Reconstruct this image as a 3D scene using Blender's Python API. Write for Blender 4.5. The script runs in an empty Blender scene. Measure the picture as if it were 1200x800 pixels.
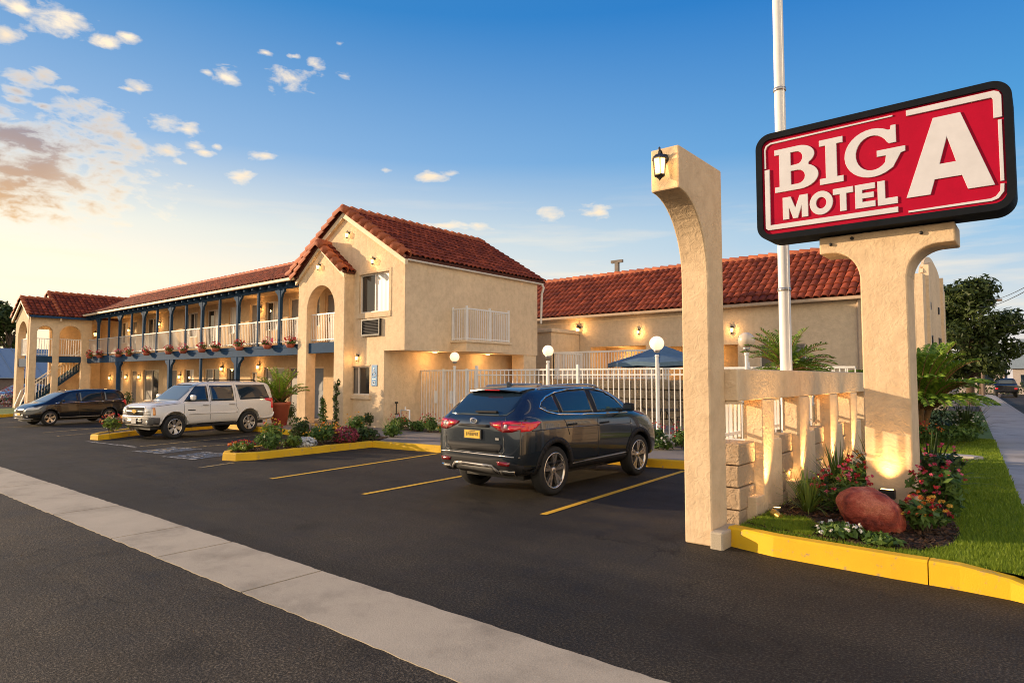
import bpy, bmesh, math, random
import numpy as np
from mathutils import Vector, Matrix
from mathutils.bvhtree import BVHTree
R = math.radians
scene = bpy.context.scene
COL = scene.collection
rng = random.Random(7)

# ------------------------------------------------------------------ materials
def new_mat(name):
    m = bpy.data.materials.new(name); m.use_nodes = True
    nt = m.node_tree; b = nt.nodes['Principled BSDF']
    return m, nt, b
def node(nt, t, **kw):
    n = nt.nodes.new(t)
    for k, v in kw.items():
        if k in n.inputs: n.inputs[k].default_value = v
        else: setattr(n, k, v)
    return n
def ramp(nt, fac, stops):
    r = nt.nodes.new('ShaderNodeValToRGB'); e = r.color_ramp.elements
    while len(e) < len(stops): e.new(0.5)
    for i, (p, c) in enumerate(stops):
        e[i].position = p; e[i].color = (c[0], c[1], c[2], 1) if len(c) == 3 else c
    nt.links.new(fac, r.inputs[0]); return r
def pos(nt): return nt.nodes.new('ShaderNodeNewGeometry').outputs['Position']
def noise(nt, vec, scale, detail=4, rough=.55, dist=0):
    n = nt.nodes.new('ShaderNodeTexNoise'); n.inputs['Scale'].default_value = scale
    n.inputs['Detail'].default_value = detail; n.inputs['Roughness'].default_value = rough
    n.inputs['Distortion'].default_value = dist
    nt.links.new(vec, n.inputs['Vector']); return n.outputs['Fac']
def mixc(nt, fac, a, b, mode='MIX'):
    m = nt.nodes.new('ShaderNodeMix'); m.data_type = 'RGBA'; m.blend_type = mode
    for i, v in ((0, fac), (6, a), (7, b)):
        if hasattr(v, 'links'): nt.links.new(v, m.inputs[i])
        elif i == 0: m.inputs[0].default_value = v
        else: m.inputs[i].default_value = (v[0], v[1], v[2], 1)
    return m.outputs[2]
def bump(nt, b, h, strength, dist, prev=None):
    n = nt.nodes.new('ShaderNodeBump'); n.inputs['Strength'].default_value = strength
    n.inputs['Distance'].default_value = dist
    nt.links.new(h, n.inputs['Height'])
    if prev: nt.links.new(prev, n.inputs['Normal'])
    nt.links.new(n.outputs['Normal'], b.inputs['Normal']); return n.outputs['Normal']
def math_n(nt, op, a, b=None, c=None, clamp=False):
    m = nt.nodes.new('ShaderNodeMath'); m.operation = op; m.use_clamp = clamp
    for i, v in enumerate((a, b, c)):
        if v is None: continue
        if hasattr(v, 'links'): nt.links.new(v, m.inputs[i])
        else: m.inputs[i].default_value = v
    return m.outputs[0]

def simple(name, col, rough=.5, metal=0, var=.12, scale=6, bmp=0, bscale=60, spec=.5, coat=0, emit=None, estr=0):
    m, nt, b = new_mat(name)
    b.inputs['Roughness'].default_value = rough; b.inputs['Metallic'].default_value = metal
    b.inputs['Specular IOR Level'].default_value = spec
    if coat: b.inputs['Coat Weight'].default_value = coat; b.inputs['Coat Roughness'].default_value = .03
    p = pos(nt)
    if var:
        f = noise(nt, p, scale, 5, .6)
        r = ramp(nt, f, [(.3, tuple(c*(1-var) for c in col)), (.7, tuple(min(1, c*(1+var)) for c in col))])
        nt.links.new(r.outputs[0], b.inputs['Base Color'])
    else: b.inputs['Base Color'].default_value = (*col, 1)
    if bmp: bump(nt, b, noise(nt, p, bscale, 3), bmp, .01)
    if emit: b.inputs['Emission Color'].default_value = (*emit, 1); b.inputs['Emission Strength'].default_value = estr
    return m

def stucco(name, col, tex=1.0, stain=.16):
    m, nt, b = new_mat(name); p = pos(nt)
    b.inputs['Roughness'].default_value = .88; b.inputs['Specular IOR Level'].default_value = .2
    big = noise(nt, p, .55, 4, .6); mid = noise(nt, p, 5, 5, .65)
    c1 = ramp(nt, big, [(.3, tuple(c*(1-stain) for c in col)), (.65, col)])
    c2 = ramp(nt, mid, [(.25, (.82, .80, .78)), (.6, (1, 1, 1))])
    c = mixc(nt, 1, c1.outputs[0], c2.outputs[0], 'MULTIPLY')
    # rain streaks
    mp = nt.nodes.new('ShaderNodeMapping'); mp.inputs['Scale'].default_value = (3.2, 3.2, .22)
    nt.links.new(p, mp.inputs['Vector'])
    st = ramp(nt, noise(nt, mp.outputs[0], 1.6, 4, .6), [(.30, (.90, .87, .84)), (.46, (1, 1, 1))])
    c = mixc(nt, .55, c, st.outputs[0], 'MULTIPLY')
    nt.links.new(c, b.inputs['Base Color'])
    tr = ramp(nt, noise(nt, p, 12, 3, .55, 1.0), [(.40, (0, 0, 0)), (.60, (1, 1, 1))])
    n1 = bump(nt, b, tr.outputs[0], .42*tex, .015)
    bump(nt, b, noise(nt, p, 90, 3), .25*tex, .006, n1)
    return m

def island_col(nt, base_lo, base_hi):
    g = nt.nodes.new('ShaderNodeNewGeometry')
    return ramp(nt, g.outputs['Random Per Island'], [(0, base_lo), (1, base_hi)]).outputs[0]

def leafmat(name, lo, hi, rough=.55, trans=.25, spec=.3):
    m, nt, b = new_mat(name)
    c = island_col(nt, lo, hi)
    nt.links.new(c, b.inputs['Base Color']); b.inputs['Roughness'].default_value = rough
    b.inputs['Specular IOR Level'].default_value = spec
    if trans:
        t = nt.nodes.new('ShaderNodeBsdfTranslucent'); nt.links.new(c, t.inputs['Color'])
        mx = nt.nodes.new('ShaderNodeMixShader'); mx.inputs[0].default_value = trans
        nt.links.new(b.outputs[0], mx.inputs[1]); nt.links.new(t.outputs[0], mx.inputs[2])
        nt.links.new(mx.outputs[0], nt.nodes['Material Output'].inputs[0])
    return m

def tilemat(name, lo, hi):
    m, nt, b = new_mat(name); p = pos(nt)
    g = nt.nodes.new('ShaderNodeNewGeometry')
    r = ramp(nt, g.outputs['Random Per Island'], [(0, lo), (.5, tuple((a+c)/2 for a, c in zip(lo, hi))), (.97, hi), (1, tuple(x*1.25 for x in hi))])
    d = ramp(nt, noise(nt, p, 3, 5, .65), [(.32, (.55, .52, .5)), (.6, (1, 1, 1))])
    c = mixc(nt, .75, r.outputs[0], d.outputs[0], 'MULTIPLY')
    nt.links.new(c, b.inputs['Base Color']); b.inputs['Roughness'].default_value = .72
    b.inputs['Specular IOR Level'].default_value = .3
    bump(nt, b, noise(nt, p, 45, 3), .3, .008); return m

def asphalt(name, col, rough=.82):
    m, nt, b = new_mat(name); p = pos(nt)
    fine = noise(nt, p, 48, 3, .85); big = noise(nt, p, .35, 5, .6); mid = noise(nt, p, 2.2, 6, .65)
    c1 = ramp(nt, fine, [(.36, tuple(c*.30 for c in col)), (.52, col), (.66, tuple(c*3.6 for c in col))])
    c2 = ramp(nt, big, [(.3, (.62, .62, .64)), (.7, (1.62, 1.52, 1.36))])
    c = mixc(nt, 1, c1.outputs[0], c2.outputs[0], 'MULTIPLY')
    c3 = ramp(nt, mid, [(.28, (.72, .72, .74)), (.55, (1, 1, 1)), (.8, (1.16, 1.14, 1.1))])
    c = mixc(nt, 1, c, c3.outputs[0], 'MULTIPLY')
    # hair cracks
    v = nt.nodes.new('ShaderNodeTexVoronoi'); v.feature = 'DISTANCE_TO_EDGE'; v.inputs['Scale'].default_value = .23
    wp = nt.nodes.new('ShaderNodeVectorMath'); wp.operation = 'ADD'
    nz = nt.nodes.new('ShaderNodeTexNoise'); nz.inputs['Scale'].default_value = 1.7; nz.inputs['Detail'].default_value = 6
    nt.links.new(p, nz.inputs['Vector']); nt.links.new(p, wp.inputs[0]); nt.links.new(nz.outputs['Color'], wp.inputs[1])
    nt.links.new(wp.outputs[0], v.inputs['Vector'])
    cr = ramp(nt, v.outputs['Distance'], [(0, (.35, .35, .35)), (.0030, (.7, .7, .7)), (.0055, (1, 1, 1))])
    gate = ramp(nt, noise(nt, p, .8, 3), [(.44, (0, 0, 0)), (.56, (1, 1, 1))])
    c = mixc(nt, gate.outputs[0], c, mixc(nt, 1, c, cr.outputs[0], 'MULTIPLY'))
    # oil drips and tyre-worn lanes
    vo = nt.nodes.new('ShaderNodeTexVoronoi'); vo.inputs['Scale'].default_value = .62; nt.links.new(wp.outputs[0], vo.inputs['Vector'])
    oil = ramp(nt, vo.outputs['Distance'], [(.05, (.42, .42, .43)), (.20, (1, 1, 1))]); c = mixc(nt, .85, c, oil.outputs[0], 'MULTIPLY')
    mpt = nt.nodes.new('ShaderNodeMapping'); mpt.inputs['Scale'].default_value = (.10, .9, 1); nt.links.new(p, mpt.inputs['Vector'])
    ty = ramp(nt, noise(nt, mpt.outputs[0], 1.3, 5, .6), [(.34, (.74, .74, .76)), (.5, (1, 1, 1)), (.68, (1.30, 1.26, 1.18))]); c = mixc(nt, 1, c, ty.outputs[0], 'MULTIPLY')
    nt.links.new(c, b.inputs['Base Color'])
    rr = ramp(nt, mid, [(.3, (rough-.2,)*3), (.7, (rough,)*3)]); nt.links.new(rr.outputs[0], b.inputs['Roughness'])
    b.inputs['Specular IOR Level'].default_value = .22
    n1 = bump(nt, b, fine, .8, .016); bump(nt, b, mid, .25, .02, n1); return m

def concrete(name, col, joint=None):
    m, nt, b = new_mat(name); p = pos(nt)
    c1 = ramp(nt, noise(nt, p, 1.1, 6, .65), [(.30, tuple(c*.62 for c in col)), (.5, col), (.72, tuple(c*1.14 for c in col))])
    c2 = ramp(nt, noise(nt, p, 100, 2), [(.3, (.8, .8, .8)), (.65, (1.05, 1.05, 1.05))])
    c = mixc(nt, 1, c1.outputs[0], c2.outputs[0], 'MULTIPLY')
    nt.links.new(c, b.inputs['Base Color']); b.inputs['Roughness'].default_value = .85
    bump(nt, b, noise(nt, p, 80, 3), .3, .006); return m

def worn_paint(name, col, under, wear=.42):
    m, nt, b = new_mat(name); p = pos(nt)
    f = ramp(nt, noise(nt, p, 9, 8, .72), [(wear-.06, (0, 0, 0)), (wear+.05, (1, 1, 1))])
    g = ramp(nt, noise(nt, p, 1.5, 4), [(.3, tuple(c*.78 for c in col)), (.7, col)])
    c = mixc(nt, f.outputs[0], under, g.outputs[0])
    nt.links.new(c, b.inputs['Base Color']); b.inputs['Roughness'].default_value = .7
    bump(nt, b, noise(nt, p, 120, 2), .3, .008); return m

def glassy(name, col, rough=.03, spec=.6):
    m, nt, b = new_mat(name)
    b.inputs['Base Color'].default_value = (*col, 1); b.inputs['Roughness'].default_value = rough
    b.inputs['Specular IOR Level'].default_value = spec
    p = pos(nt); bump(nt, b, noise(nt, p, 1.3, 2), .03, .02); return m

def carpaint(name, col, metal=.55, rough=.28):
    m, nt, b = new_mat(name); p = pos(nt)
    c = ramp(nt, noise(nt, p, 900, 1), [(.35, tuple(x*.8 for x in col)), (.7, tuple(min(1, x*1.25) for x in col))])
    nt.links.new(c.outputs[0], b.inputs['Base Color'])
    b.inputs['Metallic'].default_value = metal; b.inputs['Roughness'].default_value = rough
    b.inputs['Coat Weight'].default_value = 1; b.inputs['Coat Roughness'].default_value = .03; return m

def fold_shade(name, c1, c2, axis=0, freq=14):
    """curtains: soft vertical folds"""
    m, nt, b = new_mat(name); p = pos(nt)
    s = nt.nodes.new('ShaderNodeSeparateXYZ'); nt.links.new(p, s.inputs[0])
    w = math_n(nt, 'SINE', math_n(nt, 'MULTIPLY', s.outputs[axis], freq*2))
    w = math_n(nt, 'MULTIPLY_ADD', w, .5, .5)
    r = ramp(nt, w, [(0, c1), (1, c2)]); nt.links.new(r.outputs[0], b.inputs['Base Color'])  # shade of the folds put into the colour, darker in the troughs
    b.inputs['Roughness'].default_value = .4; bump(nt, b, w, .12, .02); return m

CREAM = (.78, .595, .395)
MT = {}
def build_mats():
    M = MT
    M['stucco'] = stucco('stucco', CREAM, .8)
    M['stucco_heavy'] = stucco('stucco_heavy', (.72, .54, .35), .5, .10)
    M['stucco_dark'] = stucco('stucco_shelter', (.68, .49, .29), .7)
    M['trim'] = simple('cream_trim', (.70, .54, .36), .6)
    M['trim_dark'] = simple('tan_trim', (.46, .33, .22), .6)
    M['tile'] = tilemat('roof_tile', (.125, .022, .012), (.30, .060, .026))
    M['tile_big'] = tilemat('rake_tile', (.30, .072, .03), (.46, .135, .055))
    M['roof_under'] = simple('roof_underlay', (.10, .03, .02), .9)
    M['blue'] = simple('blue_painted_wood', (.020, .056, .12), .8, spec=.15, bmp=.1)
    M['white'] = simple('white_painted_metal', (.78, .76, .73), .4, var=.05)
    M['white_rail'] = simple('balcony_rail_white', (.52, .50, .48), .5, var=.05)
    M['white_frame'] = simple('window_frame_white', (.66, .60, .53), .45, var=.06)
    M['asphalt'] = asphalt('asphalt', (.027, .0238, .0190))
    M['street'] = asphalt('street_asphalt', (.040, .034, .0265))
    M['concrete'] = concrete('concrete', (.42, .355, .265))
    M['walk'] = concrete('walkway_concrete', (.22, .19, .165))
    M['sidewalk'] = concrete('sidewalk_concrete', (.40, .36, .33))
    M['yellow'] = worn_paint('kerb_yellow', (.82, .47, .004), (.30, .23, .14), .38)
    M['yline'] = worn_paint('line_yellow', (.76, .43, .02), (.05, .045, .04), .36)
    M['yline_old'] = worn_paint('line_yellow_old', (.50, .34, .10), (.05, .045, .04), .50)
    M['wline'] = worn_paint('line_white', (.56, .54, .50), (.03, .03, .028), .52)
    M['bline'] = worn_paint('line_blue', (.08, .18, .34), (.03, .03, .028), .56)
    M['glass'] = glassy('dark_glass', (.014, .026, .042), .03, .9)
    M['glass_screen'] = glassy('windscreen_glass', (.13, .17, .21), .04, .9)  # sky reflection put into the colour as a pale blue base
    M['glass_win'] = glassy('window_glass', (.035, .032, .03), .06)
    M['curtain'] = fold_shade('curtain', (.60, .56, .50), (.74, .69, .62))
    M['curtain_grey'] = fold_shade('curtain_grey', (.13, .12, .11), (.22, .20, .18))
    M['door'] = simple('door_grey', (.17, .155, .15), .5)
    M['door_blue'] = simple('door_slate', (.13, .155, .20), .5)
    M['door_red'] = simple('door_red', (.30, .035, .035), .5)
    M['black'] = simple('black_metal', (.018, .017, .017), .45)
    M['lamp'] = simple('lamp_glass', (1, .75, .4), .3, var=0, emit=(1, .62, .22), estr=2.6)
    M['globe'] = simple('globe_glass', (.95, .85, .68), .3, var=0, emit=(1, .70, .40), estr=.62)
    M['globe_dim'] = simple('globe_glass_dim', (.62, .50, .38), .35, var=0)
    M['soil'] = simple('mulch', (.040, .024, .013), .95, var=.5, scale=25, bmp=1, bscale=45)
    M['chip'] = leafmat('bark_chip', (.035, .018, .009), (.13, .065, .032), .9, 0)
    M['block'] = stucco('split_block', (.50, .37, .25), 1.2, .2)
    M['block_face'] = stucco('split_block_face', (.44, .32, .21), 2.6, .3)
    M['rubber'] = simple('tyre_rubber', (.014, .014, .014), .8, var=.2)
    M['rim'] = simple('rim_metal', (.62, .58, .54), .25, metal=.9, var=.03)
    M['rim_dark'] = simple('rim_dark', (.03, .03, .032), .4, metal=.4)
    M['chrome'] = simple('chrome', (.80, .78, .76), .12, metal=1, var=0)
    M['plastic'] = simple('black_plastic', (.016, .016, .018), .65, var=.1, spec=.22)
    M['plastic_gloss'] = simple('black_gloss', (.012, .012, .014), .22, var=0)
    M['red_lens'] = simple('red_lens', (.42, .008, .012), .12, var=.1, coat=1, emit=(1, .02, .03), estr=.10)
    M['red_dark'] = simple('red_lens_dark', (.17, .004, .007), .12, var=0, coat=1)
    M['amber'] = simple('amber_lens', (.75, .28, .04), .15, var=0, coat=1)
    M['lens'] = simple('clear_lens', (.55, .53, .50), .12, var=.08, coat=1)
    M['terracotta'] = simple('terracotta', (.36, .085, .045), .65)
    M['umbrella'] = simple('umbrella_fabric', (.085, .15, .22), .85, bmp=.2)
    M['sign_red'] = simple('sign_red', (.37, .001, .024), .6, var=.06, spec=.12)
    M['sign_white'] = simple('sign_white', (.56, .56, .60), .65, var=.05, spec=.2)
    M['sign_frame'] = simple('sign_frame', (.008, .010, .014), .75, var=.2, spec=.1)
    M['boulder'] = None
    M['bark'] = simple('bark', (.085, .055, .035), .9, var=.4, scale=12, bmp=.8, bscale=25)
    M['palm_stalk'] = simple('palm_stalk', (.22, .12, .045), .8, var=.3, scale=9)
    M['leaf'] = leafmat('leaf_green', (.042, .092, .014), (.12, .19, .035))
    M['leaf_lt'] = leafmat('leaf_light', (.085, .15, .02), (.20, .27, .05))
    M['leaf_dark'] = leafmat('leaf_dark', (.024, .046, .011), (.07, .11, .024))
    M['leaf_blue'] = leafmat('leaf_grey', (.16, .17, .15), (.30, .30, .27))
    M['leaf_tree'] = leafmat('leaf_tree', (.022, .040, .010), (.085, .115, .024))
    M['palm'] = leafmat('palm_leaf', (.085, .18, .016), (.26, .36, .04))
    M['fl_red'] = leafmat('petal_red', (.34, .012, .025), (.60, .05, .06), trans=.3)
    M['fl_pink'] = leafmat('petal_pink', (.50, .05, .11), (.75, .17, .26), trans=.3)
    M['fl_yel'] = leafmat('petal_yellow', (.62, .30, .02), (.80, .50, .08), trans=.3)
    M['fl_oran'] = leafmat('petal_orange', (.55, .12, .02), (.75, .26, .05), trans=.3)
    M['fl_white'] = leafmat('petal_white', (.60, .57, .52), (.80, .78, .72), trans=.3)
    M['fl_maroon'] = leafmat('petal_maroon', (.16, .02, .035), (.32, .05, .075), trans=.2)
    M['grass'] = leafmat('grass_blade', (.11, .19, .010), (.28, .36, .03), trans=.35)
    M['grass_base'] = simple('turf', (.085, .14, .012), .9, var=.35, scale=3, bmp=.6, bscale=70)
    M['paint_suv'] = carpaint('suv_slate_paint', (.028, .040, .056), .6, .22)
    M['paint_white'] = carpaint('suv_white_paint', (.70, .66, .62), .0, .3)
    M['paint_black'] = carpaint('van_black_paint', (.010, .011, .015), .3, .22)
    M['paint_blue'] = carpaint('car_blue_paint', (.10, .19, .32), .4, .3)
    M['plate_yel'] = simple('plate_yellow', (.70, .42, .03), .45)
    M['metal_roof'] = simple('metal_roof', (.20, .26, .34), .6, var=.1)
    M['far_wall'] = simple('far_wall', (.16, .12, .10), .85)
    M['far_wall_lt'] = simple('far_wall_light', (.42, .36, .33), .85)
    M['stone'] = stucco('retaining_stone', (.62, .47, .29), 2.5, .4)
    M['sign_blue'] = simple('plaque_blue', (.05, .22, .46), .5)
    M['wire'] = simple('wire', (.03, .03, .03), .6)
    M['fixture'] = simple('fixture_bronze', (.06, .045, .03), .5, metal=.3)
    M['wood'] = simple('weathered_pole', (.14, .10, .075), .85, bmp=.3)
    M['gold'] = simple('badge_gold', (.55, .36, .08), .3, metal=.6, var=0)
    M['grille'] = simple('grille_dark', (.018, .017, .016), .8, var=.1, spec=.12)
    M['bumper_grey'] = simple('bumper_grey', (.09, .085, .082), .6)
    M['silver'] = simple('silver_trim', (.42, .40, .39), .3, metal=.6, var=.05)
    M['interior'] = simple('interior_trim', (.09, .075, .06), .8)
    m, nt, b = new_mat('red_boulder'); p = pos(nt)
    c1 = ramp(nt, noise(nt, p, 4.5, 6, .65, .6), [(.36, (.14, .016, .010)), (.5, (.40, .062, .030)), (.62, (.60, .18, .10))])
    c2 = ramp(nt, noise(nt, p, 60, 3), [(.3, (.75, .72, .72)), (.6, (1.05, 1.05, 1.05))])
    nt.links.new(mixc(nt, 1, c1.outputs[0], c2.outputs[0], 'MULTIPLY'), b.inputs['Base Color'])
    b.inputs['Roughness'].default_value = .62
    n1 = bump(nt, b, noise(nt, p, 7, 8, .7), .9, .06); bump(nt, b, noise(nt, p, 70, 3), .4, .008, n1)
    M['boulder'] = m
build_mats()

# ------------------------------------------------------------------ object helpers
OFF = {}                      # world offset of each (unrotated) thing; things built in local space have offset 0
def tag(o, label=None, cat=None, group=None, kind=None):
    for k, v in (('label', label), ('category', cat), ('group', group), ('kind', kind)):
        if v: o[k] = v
    return o
def thing(name, label, cat, loc=(0, 0, 0), rz=0, group=None, local=False):
    o = bpy.data.objects.new(name, None); COL.objects.link(o)
    o.empty_display_size = .2
    o.location = loc; o.rotation_euler = (0, 0, rz)
    OFF[o.name] = Vector((0, 0, 0)) if local else Vector(loc)
    return tag(o, label, cat, group)
def copy_tree(o, parent=None):
    c = o.copy(); COL.objects.link(c)
    if parent: c.parent = parent
    OFF[c.name] = OFF.get(o.name, Vector())
    for ch in list(o.children): copy_tree(ch, c)
    return c

class MB:
    def __init__(s): s.v = []; s.f = []; s.sm = []
    def add(s, vs, fs, smooth=False):
        n = len(s.v); s.v.extend(vs); s.f.extend([tuple(i+n for i in f) for f in fs]); s.sm.extend([smooth]*len(fs)); return s
    def box(s, x0, x1, y0, y1, z0, z1):
        x0, x1 = sorted((x0, x1)); y0, y1 = sorted((y0, y1)); z0, z1 = sorted((z0, z1))
        v = [(x0,y0,z0),(x1,y0,z0),(x1,y1,z0),(x0,y1,z0),(x0,y0,z1),(x1,y0,z1),(x1,y1,z1),(x0,y1,z1)]
        return s.add(v, [(0,3,2,1),(4,5,6,7),(0,1,5,4),(1,2,6,5),(2,3,7,6),(3,0,4,7)])
    def beam(s, p, q, w, h=None, up=(0,0,1)):
        p, q = Vector(p), Vector(q); d = (q-p).normalized(); h = h or w
        u = Vector(up)
        if abs(d.dot(u)) > .98: u = Vector((1,0,0)) if abs(d.x) < .9 else Vector((0,1,0))
        a = d.cross(u).normalized()*(w/2); b = a.cross(d).normalized()*(h/2)
        v = [tuple(c+x) for c in (p, q) for x in (-a-b, a-b, a+b, -a+b)]
        return s.add(v, [(0,1,2,3),(7,6,5,4),(0,4,5,1),(1,5,6,2),(2,6,7,3),(3,7,4,0)])
    def tube(s, pts, r, seg=8, cap=True):
        pts = [Vector(p) for p in pts]; n = len(pts); rs = r if isinstance(r, (list, tuple)) else [r]*n
        vs = []; prev = None
        for i, p in enumerate(pts):
            d = (pts[min(i+1, n-1)]-pts[max(i-1, 0)]).normalized()
            if prev is None: prev = d.orthogonal().normalized()
            a = (prev-d*prev.dot(d)).normalized(); prev = a; b = d.cross(a)
            for k in range(seg):
                t = 2*math.pi*k/seg; vs.append(tuple(p+(a*math.cos(t)+b*math.sin(t))*rs[i]))
        fs = [(i*seg+k, i*seg+(k+1) % seg, (i+1)*seg+(k+1) % seg, (i+1)*seg+k) for i in range(n-1) for k in range(seg)]
        s.add(vs, fs, True)
        if cap:
            m = len(vs); s.add(vs[:seg], [tuple(range(seg-1, -1, -1))]); s.add(vs[m-seg:], [tuple(range(seg))])
        return s
    def lathe(s, prof, c=(0,0,0), seg=16, axis='z', smooth=True):
        vs = []; cx, cy, cz = c
        for (r, h) in prof:
            for k in range(seg):
                t = 2*math.pi*k/seg; a, b = r*math.cos(t), r*math.sin(t)
                vs.append((cx+a, cy+b, cz+h) if axis == 'z' else (cx+a, cy+h, cz+b) if axis == 'y' else (cx+h, cy+a, cz+b))
        n = len(prof)
        fs = [(i*seg+k, i*seg+(k+1) % seg, (i+1)*seg+(k+1) % seg, (i+1)*seg+k) for i in range(n-1) for k in range(seg)]
        return s.add(vs, fs, smooth)
    def prism(s, poly, fn, d0, d1, caps=True):
        """poly: 2-D outline (may be concave), fn(a,b,d)->xyz"""
        n = len(poly)
        v = [fn(a, b, d0) for a, b in poly]+[fn(a, b, d1) for a, b in poly]
        f = [(i, (i+1) % n, (i+1) % n+n, i+n) for i in range(n)]
        if caps: f += [tuple(range(n-1, -1, -1)), tuple(range(n, 2*n))]
        return s.add(v, f)
    def wall(s, u0, u1, z0, z1, holes, fn, d0, d1):
        """panel with rectangular holes (u0,u1,z0,z1); fn(u,z,d)"""
        us = sorted({u0, u1, *[h[0] for h in holes], *[h[1] for h in holes]}); zs = sorted({z0, z1, *[h[2] for h in holes], *[h[3] for h in holes]})
        us = [u for u in us if u0 <= u <= u1]; zs = [z for z in zs if z0 <= z <= z1]
        def hole(i, j):
            if not (0 <= i < len(us)-1 and 0 <= j < len(zs)-1): return True
            a, b = (us[i]+us[i+1])/2, (zs[j]+zs[j+1])/2
            return any(h[0] < a < h[1] and h[2] < b < h[3] for h in holes)
        for i in range(len(us)-1):
            for j in range(len(zs)-1):
                if hole(i, j): continue
                a, b, c, d = us[i], us[i+1], zs[j], zs[j+1]
                P = [fn(a,c,d0), fn(b,c,d0), fn(b,d,d0), fn(a,d,d0), fn(a,c,d1), fn(b,c,d1), fn(b,d,d1), fn(a,d,d1)]
                fs = [(0,1,2,3), (7,6,5,4)]
                if hole(i-1, j): fs.append((0,3,7,4))
                if hole(i+1, j): fs.append((1,5,6,2))
                if hole(i, j-1): fs.append((0,4,5,1))
                if hole(i, j+1): fs.append((3,2,6,7))
                s.add(P, fs)
        return s
    def build(s, name, mat, parent=None, label=None, cat=None, group=None, kind=None, bevel=0, weld=False, loc=None, sharp=None):
        me = bpy.data.meshes.new(name)
        off = Vector((0, 0, 0))
        if parent is not None: off = OFF.get(parent.name, Vector())
        elif loc is not None: off = Vector(loc)
        va = np.array(s.v, dtype=float).reshape(-1, 3)-np.array(off)
        me.from_pydata(va.tolist(), [], s.f)
        if any(s.sm): me.polygons.foreach_set('use_smooth', s.sm)
        o = bpy.data.objects.new(name, me); COL.objects.link(o)
        me.materials.append(MT[mat] if isinstance(mat, str) else mat)
        bm = bmesh.new(); bm.from_mesh(me)
        if weld: bmesh.ops.remove_doubles(bm, verts=bm.verts, dist=.0004)
        bmesh.ops.recalc_face_normals(bm, faces=bm.faces)
        bm.to_mesh(me); bm.free()
        if sharp: me.set_sharp_from_angle(angle=R(sharp))
        if parent is not None: o.parent = parent; OFF[o.name] = off
        else:
            o.location = off; OFF[o.name] = off
        if bevel:
            b = o.modifiers.new('bevel', 'BEVEL'); b.width = bevel; b.segments = 2; b.limit_method = 'ANGLE'; b.angle_limit = R(40)
        return tag(o, label, cat, group, kind)

XZ = lambda Y: (lambda a, b, d: (a, Y+d, b))      # wall facing -Y
YZ = lambda X: (lambda a, b, d: (X-d, a, b))      # wall facing +X, depth goes to -X
def arc(cx, cz, r, a0, a1, n=14, rz=None):
    return [(cx+r*math.cos(R(a0+(a1-a0)*i/n)), cz+(rz or r)*math.sin(R(a0+(a1-a0)*i/n))) for i in range(n+1)]

def railing(mb, a, b, z0, z1, sp=.11, t=.018, rail=.045, mid=None):
    a = Vector((a[0], a[1], 0)); b = Vector((b[0], b[1], 0)); L = (b-a).length
    zt = lambda z: Vector((0, 0, z))
    mb.beam(a+zt(z1-rail/2), b+zt(z1-rail/2), rail, rail); mb.beam(a+zt(z0+.06), b+zt(z0+.06), rail*.8, rail*.8)
    if mid: mb.beam(a+zt(mid), b+zt(mid), rail*.8, rail*.8)
    n = max(2, int(L/sp))
    for i in range(n+1):
        p = a.lerp(b, i/n)
        mb.beam(p+zt(z0), p+zt(z1-rail*.5), t, t)

def roof_tiles(mb, p0, u, v, ulen, vlen, w=.24, course=.36, seg=5, r=.105, seed=1, cull=None):
    """half-barrel tiles in courses: p0 eave corner, u along the eave, v up the slope"""
    rg = random.Random(seed)
    p0, u, v = Vector(p0), Vector(u).normalized(), Vector(v).normalized(); n = u.cross(v)
    if n.z < 0: n = -n
    nc = max(1, round(ulen/w)); w = ulen/nc; nr = max(1, round(vlen/course)); course = vlen/nr
    for j in range(nr):
        for i in range(nc):
            cu = (i+.5)*w+rg.uniform(-.006, .006); v0 = j*course-.02+rg.uniform(-.012, .012)
            if cull and cull(cu, (j+.5)*course): continue
            sk = rg.uniform(-.006, .006); lift = rg.uniform(-.004, .006)
            vs = []
            for e, (vv, rr, ll) in enumerate(((v0, r*.78, .035+lift), (v0, r*1.02, .045+lift), (v0+course+.05, r*.9, .006+lift))):
                for k in range(seg+1):
                    t = math.pi*k/seg
                    vs.append(tuple(p0+u*(cu+rr*math.cos(t)*1.08+(sk if e == 2 else 0))+v*vv+n*(ll+rr*math.sin(t)*.72)))
            m = seg+1
            mb.add(vs, [(k, k+1, m+k+1, m+k) for k in range(seg)], False)
            # barrel surface welded to lip: same island
            base = len(mb.v)-len(vs)
            for k in range(seg):
                mb.f.append((base+m+k, base+m+k+1, base+2*m+k+1, base+2*m+k)); mb.sm.append(True)
    return mb

def barrel_row(mb, p, q, r=.12, L=.4, up=(0,0,1), seed=3, seg=8):
    """overlapping large barrel tiles following an edge from low p to high q"""
    rg = random.Random(seed); p, q = Vector(p), Vector(q); D = (q-p); n = max(1, round(D.length/L)); d = D.normalized()
    a = d.cross(Vector(up)).normalized(); b = a.cross(d).normalized()
    for i in range(n):
        s0 = p+D*(i/n)-d*.03; s1 = p+D*((i+1)/n)+d*.04; vs = []
        j = rg.uniform(-.010, .010)
        for (c, rr, li) in ((s0, r*.78, .035), (s0, r*1.10, .05), (s1, r*.86, 0)):
            for k in range(seg+1):
                t = math.pi*(k/seg)*1.3-.15*math.pi
                vs.append(tuple(c+a*(math.cos(t)*rr+j)+b*(math.sin(t)*rr+li)))
        m = seg+1
        mb.add(vs, [(k, k+1, m+k+1, m+k) for k in range(seg)]+[(m+k, m+k+1, 2*m+k+1, 2*m+k) for k in range(seg)], True)
    return mb

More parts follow.
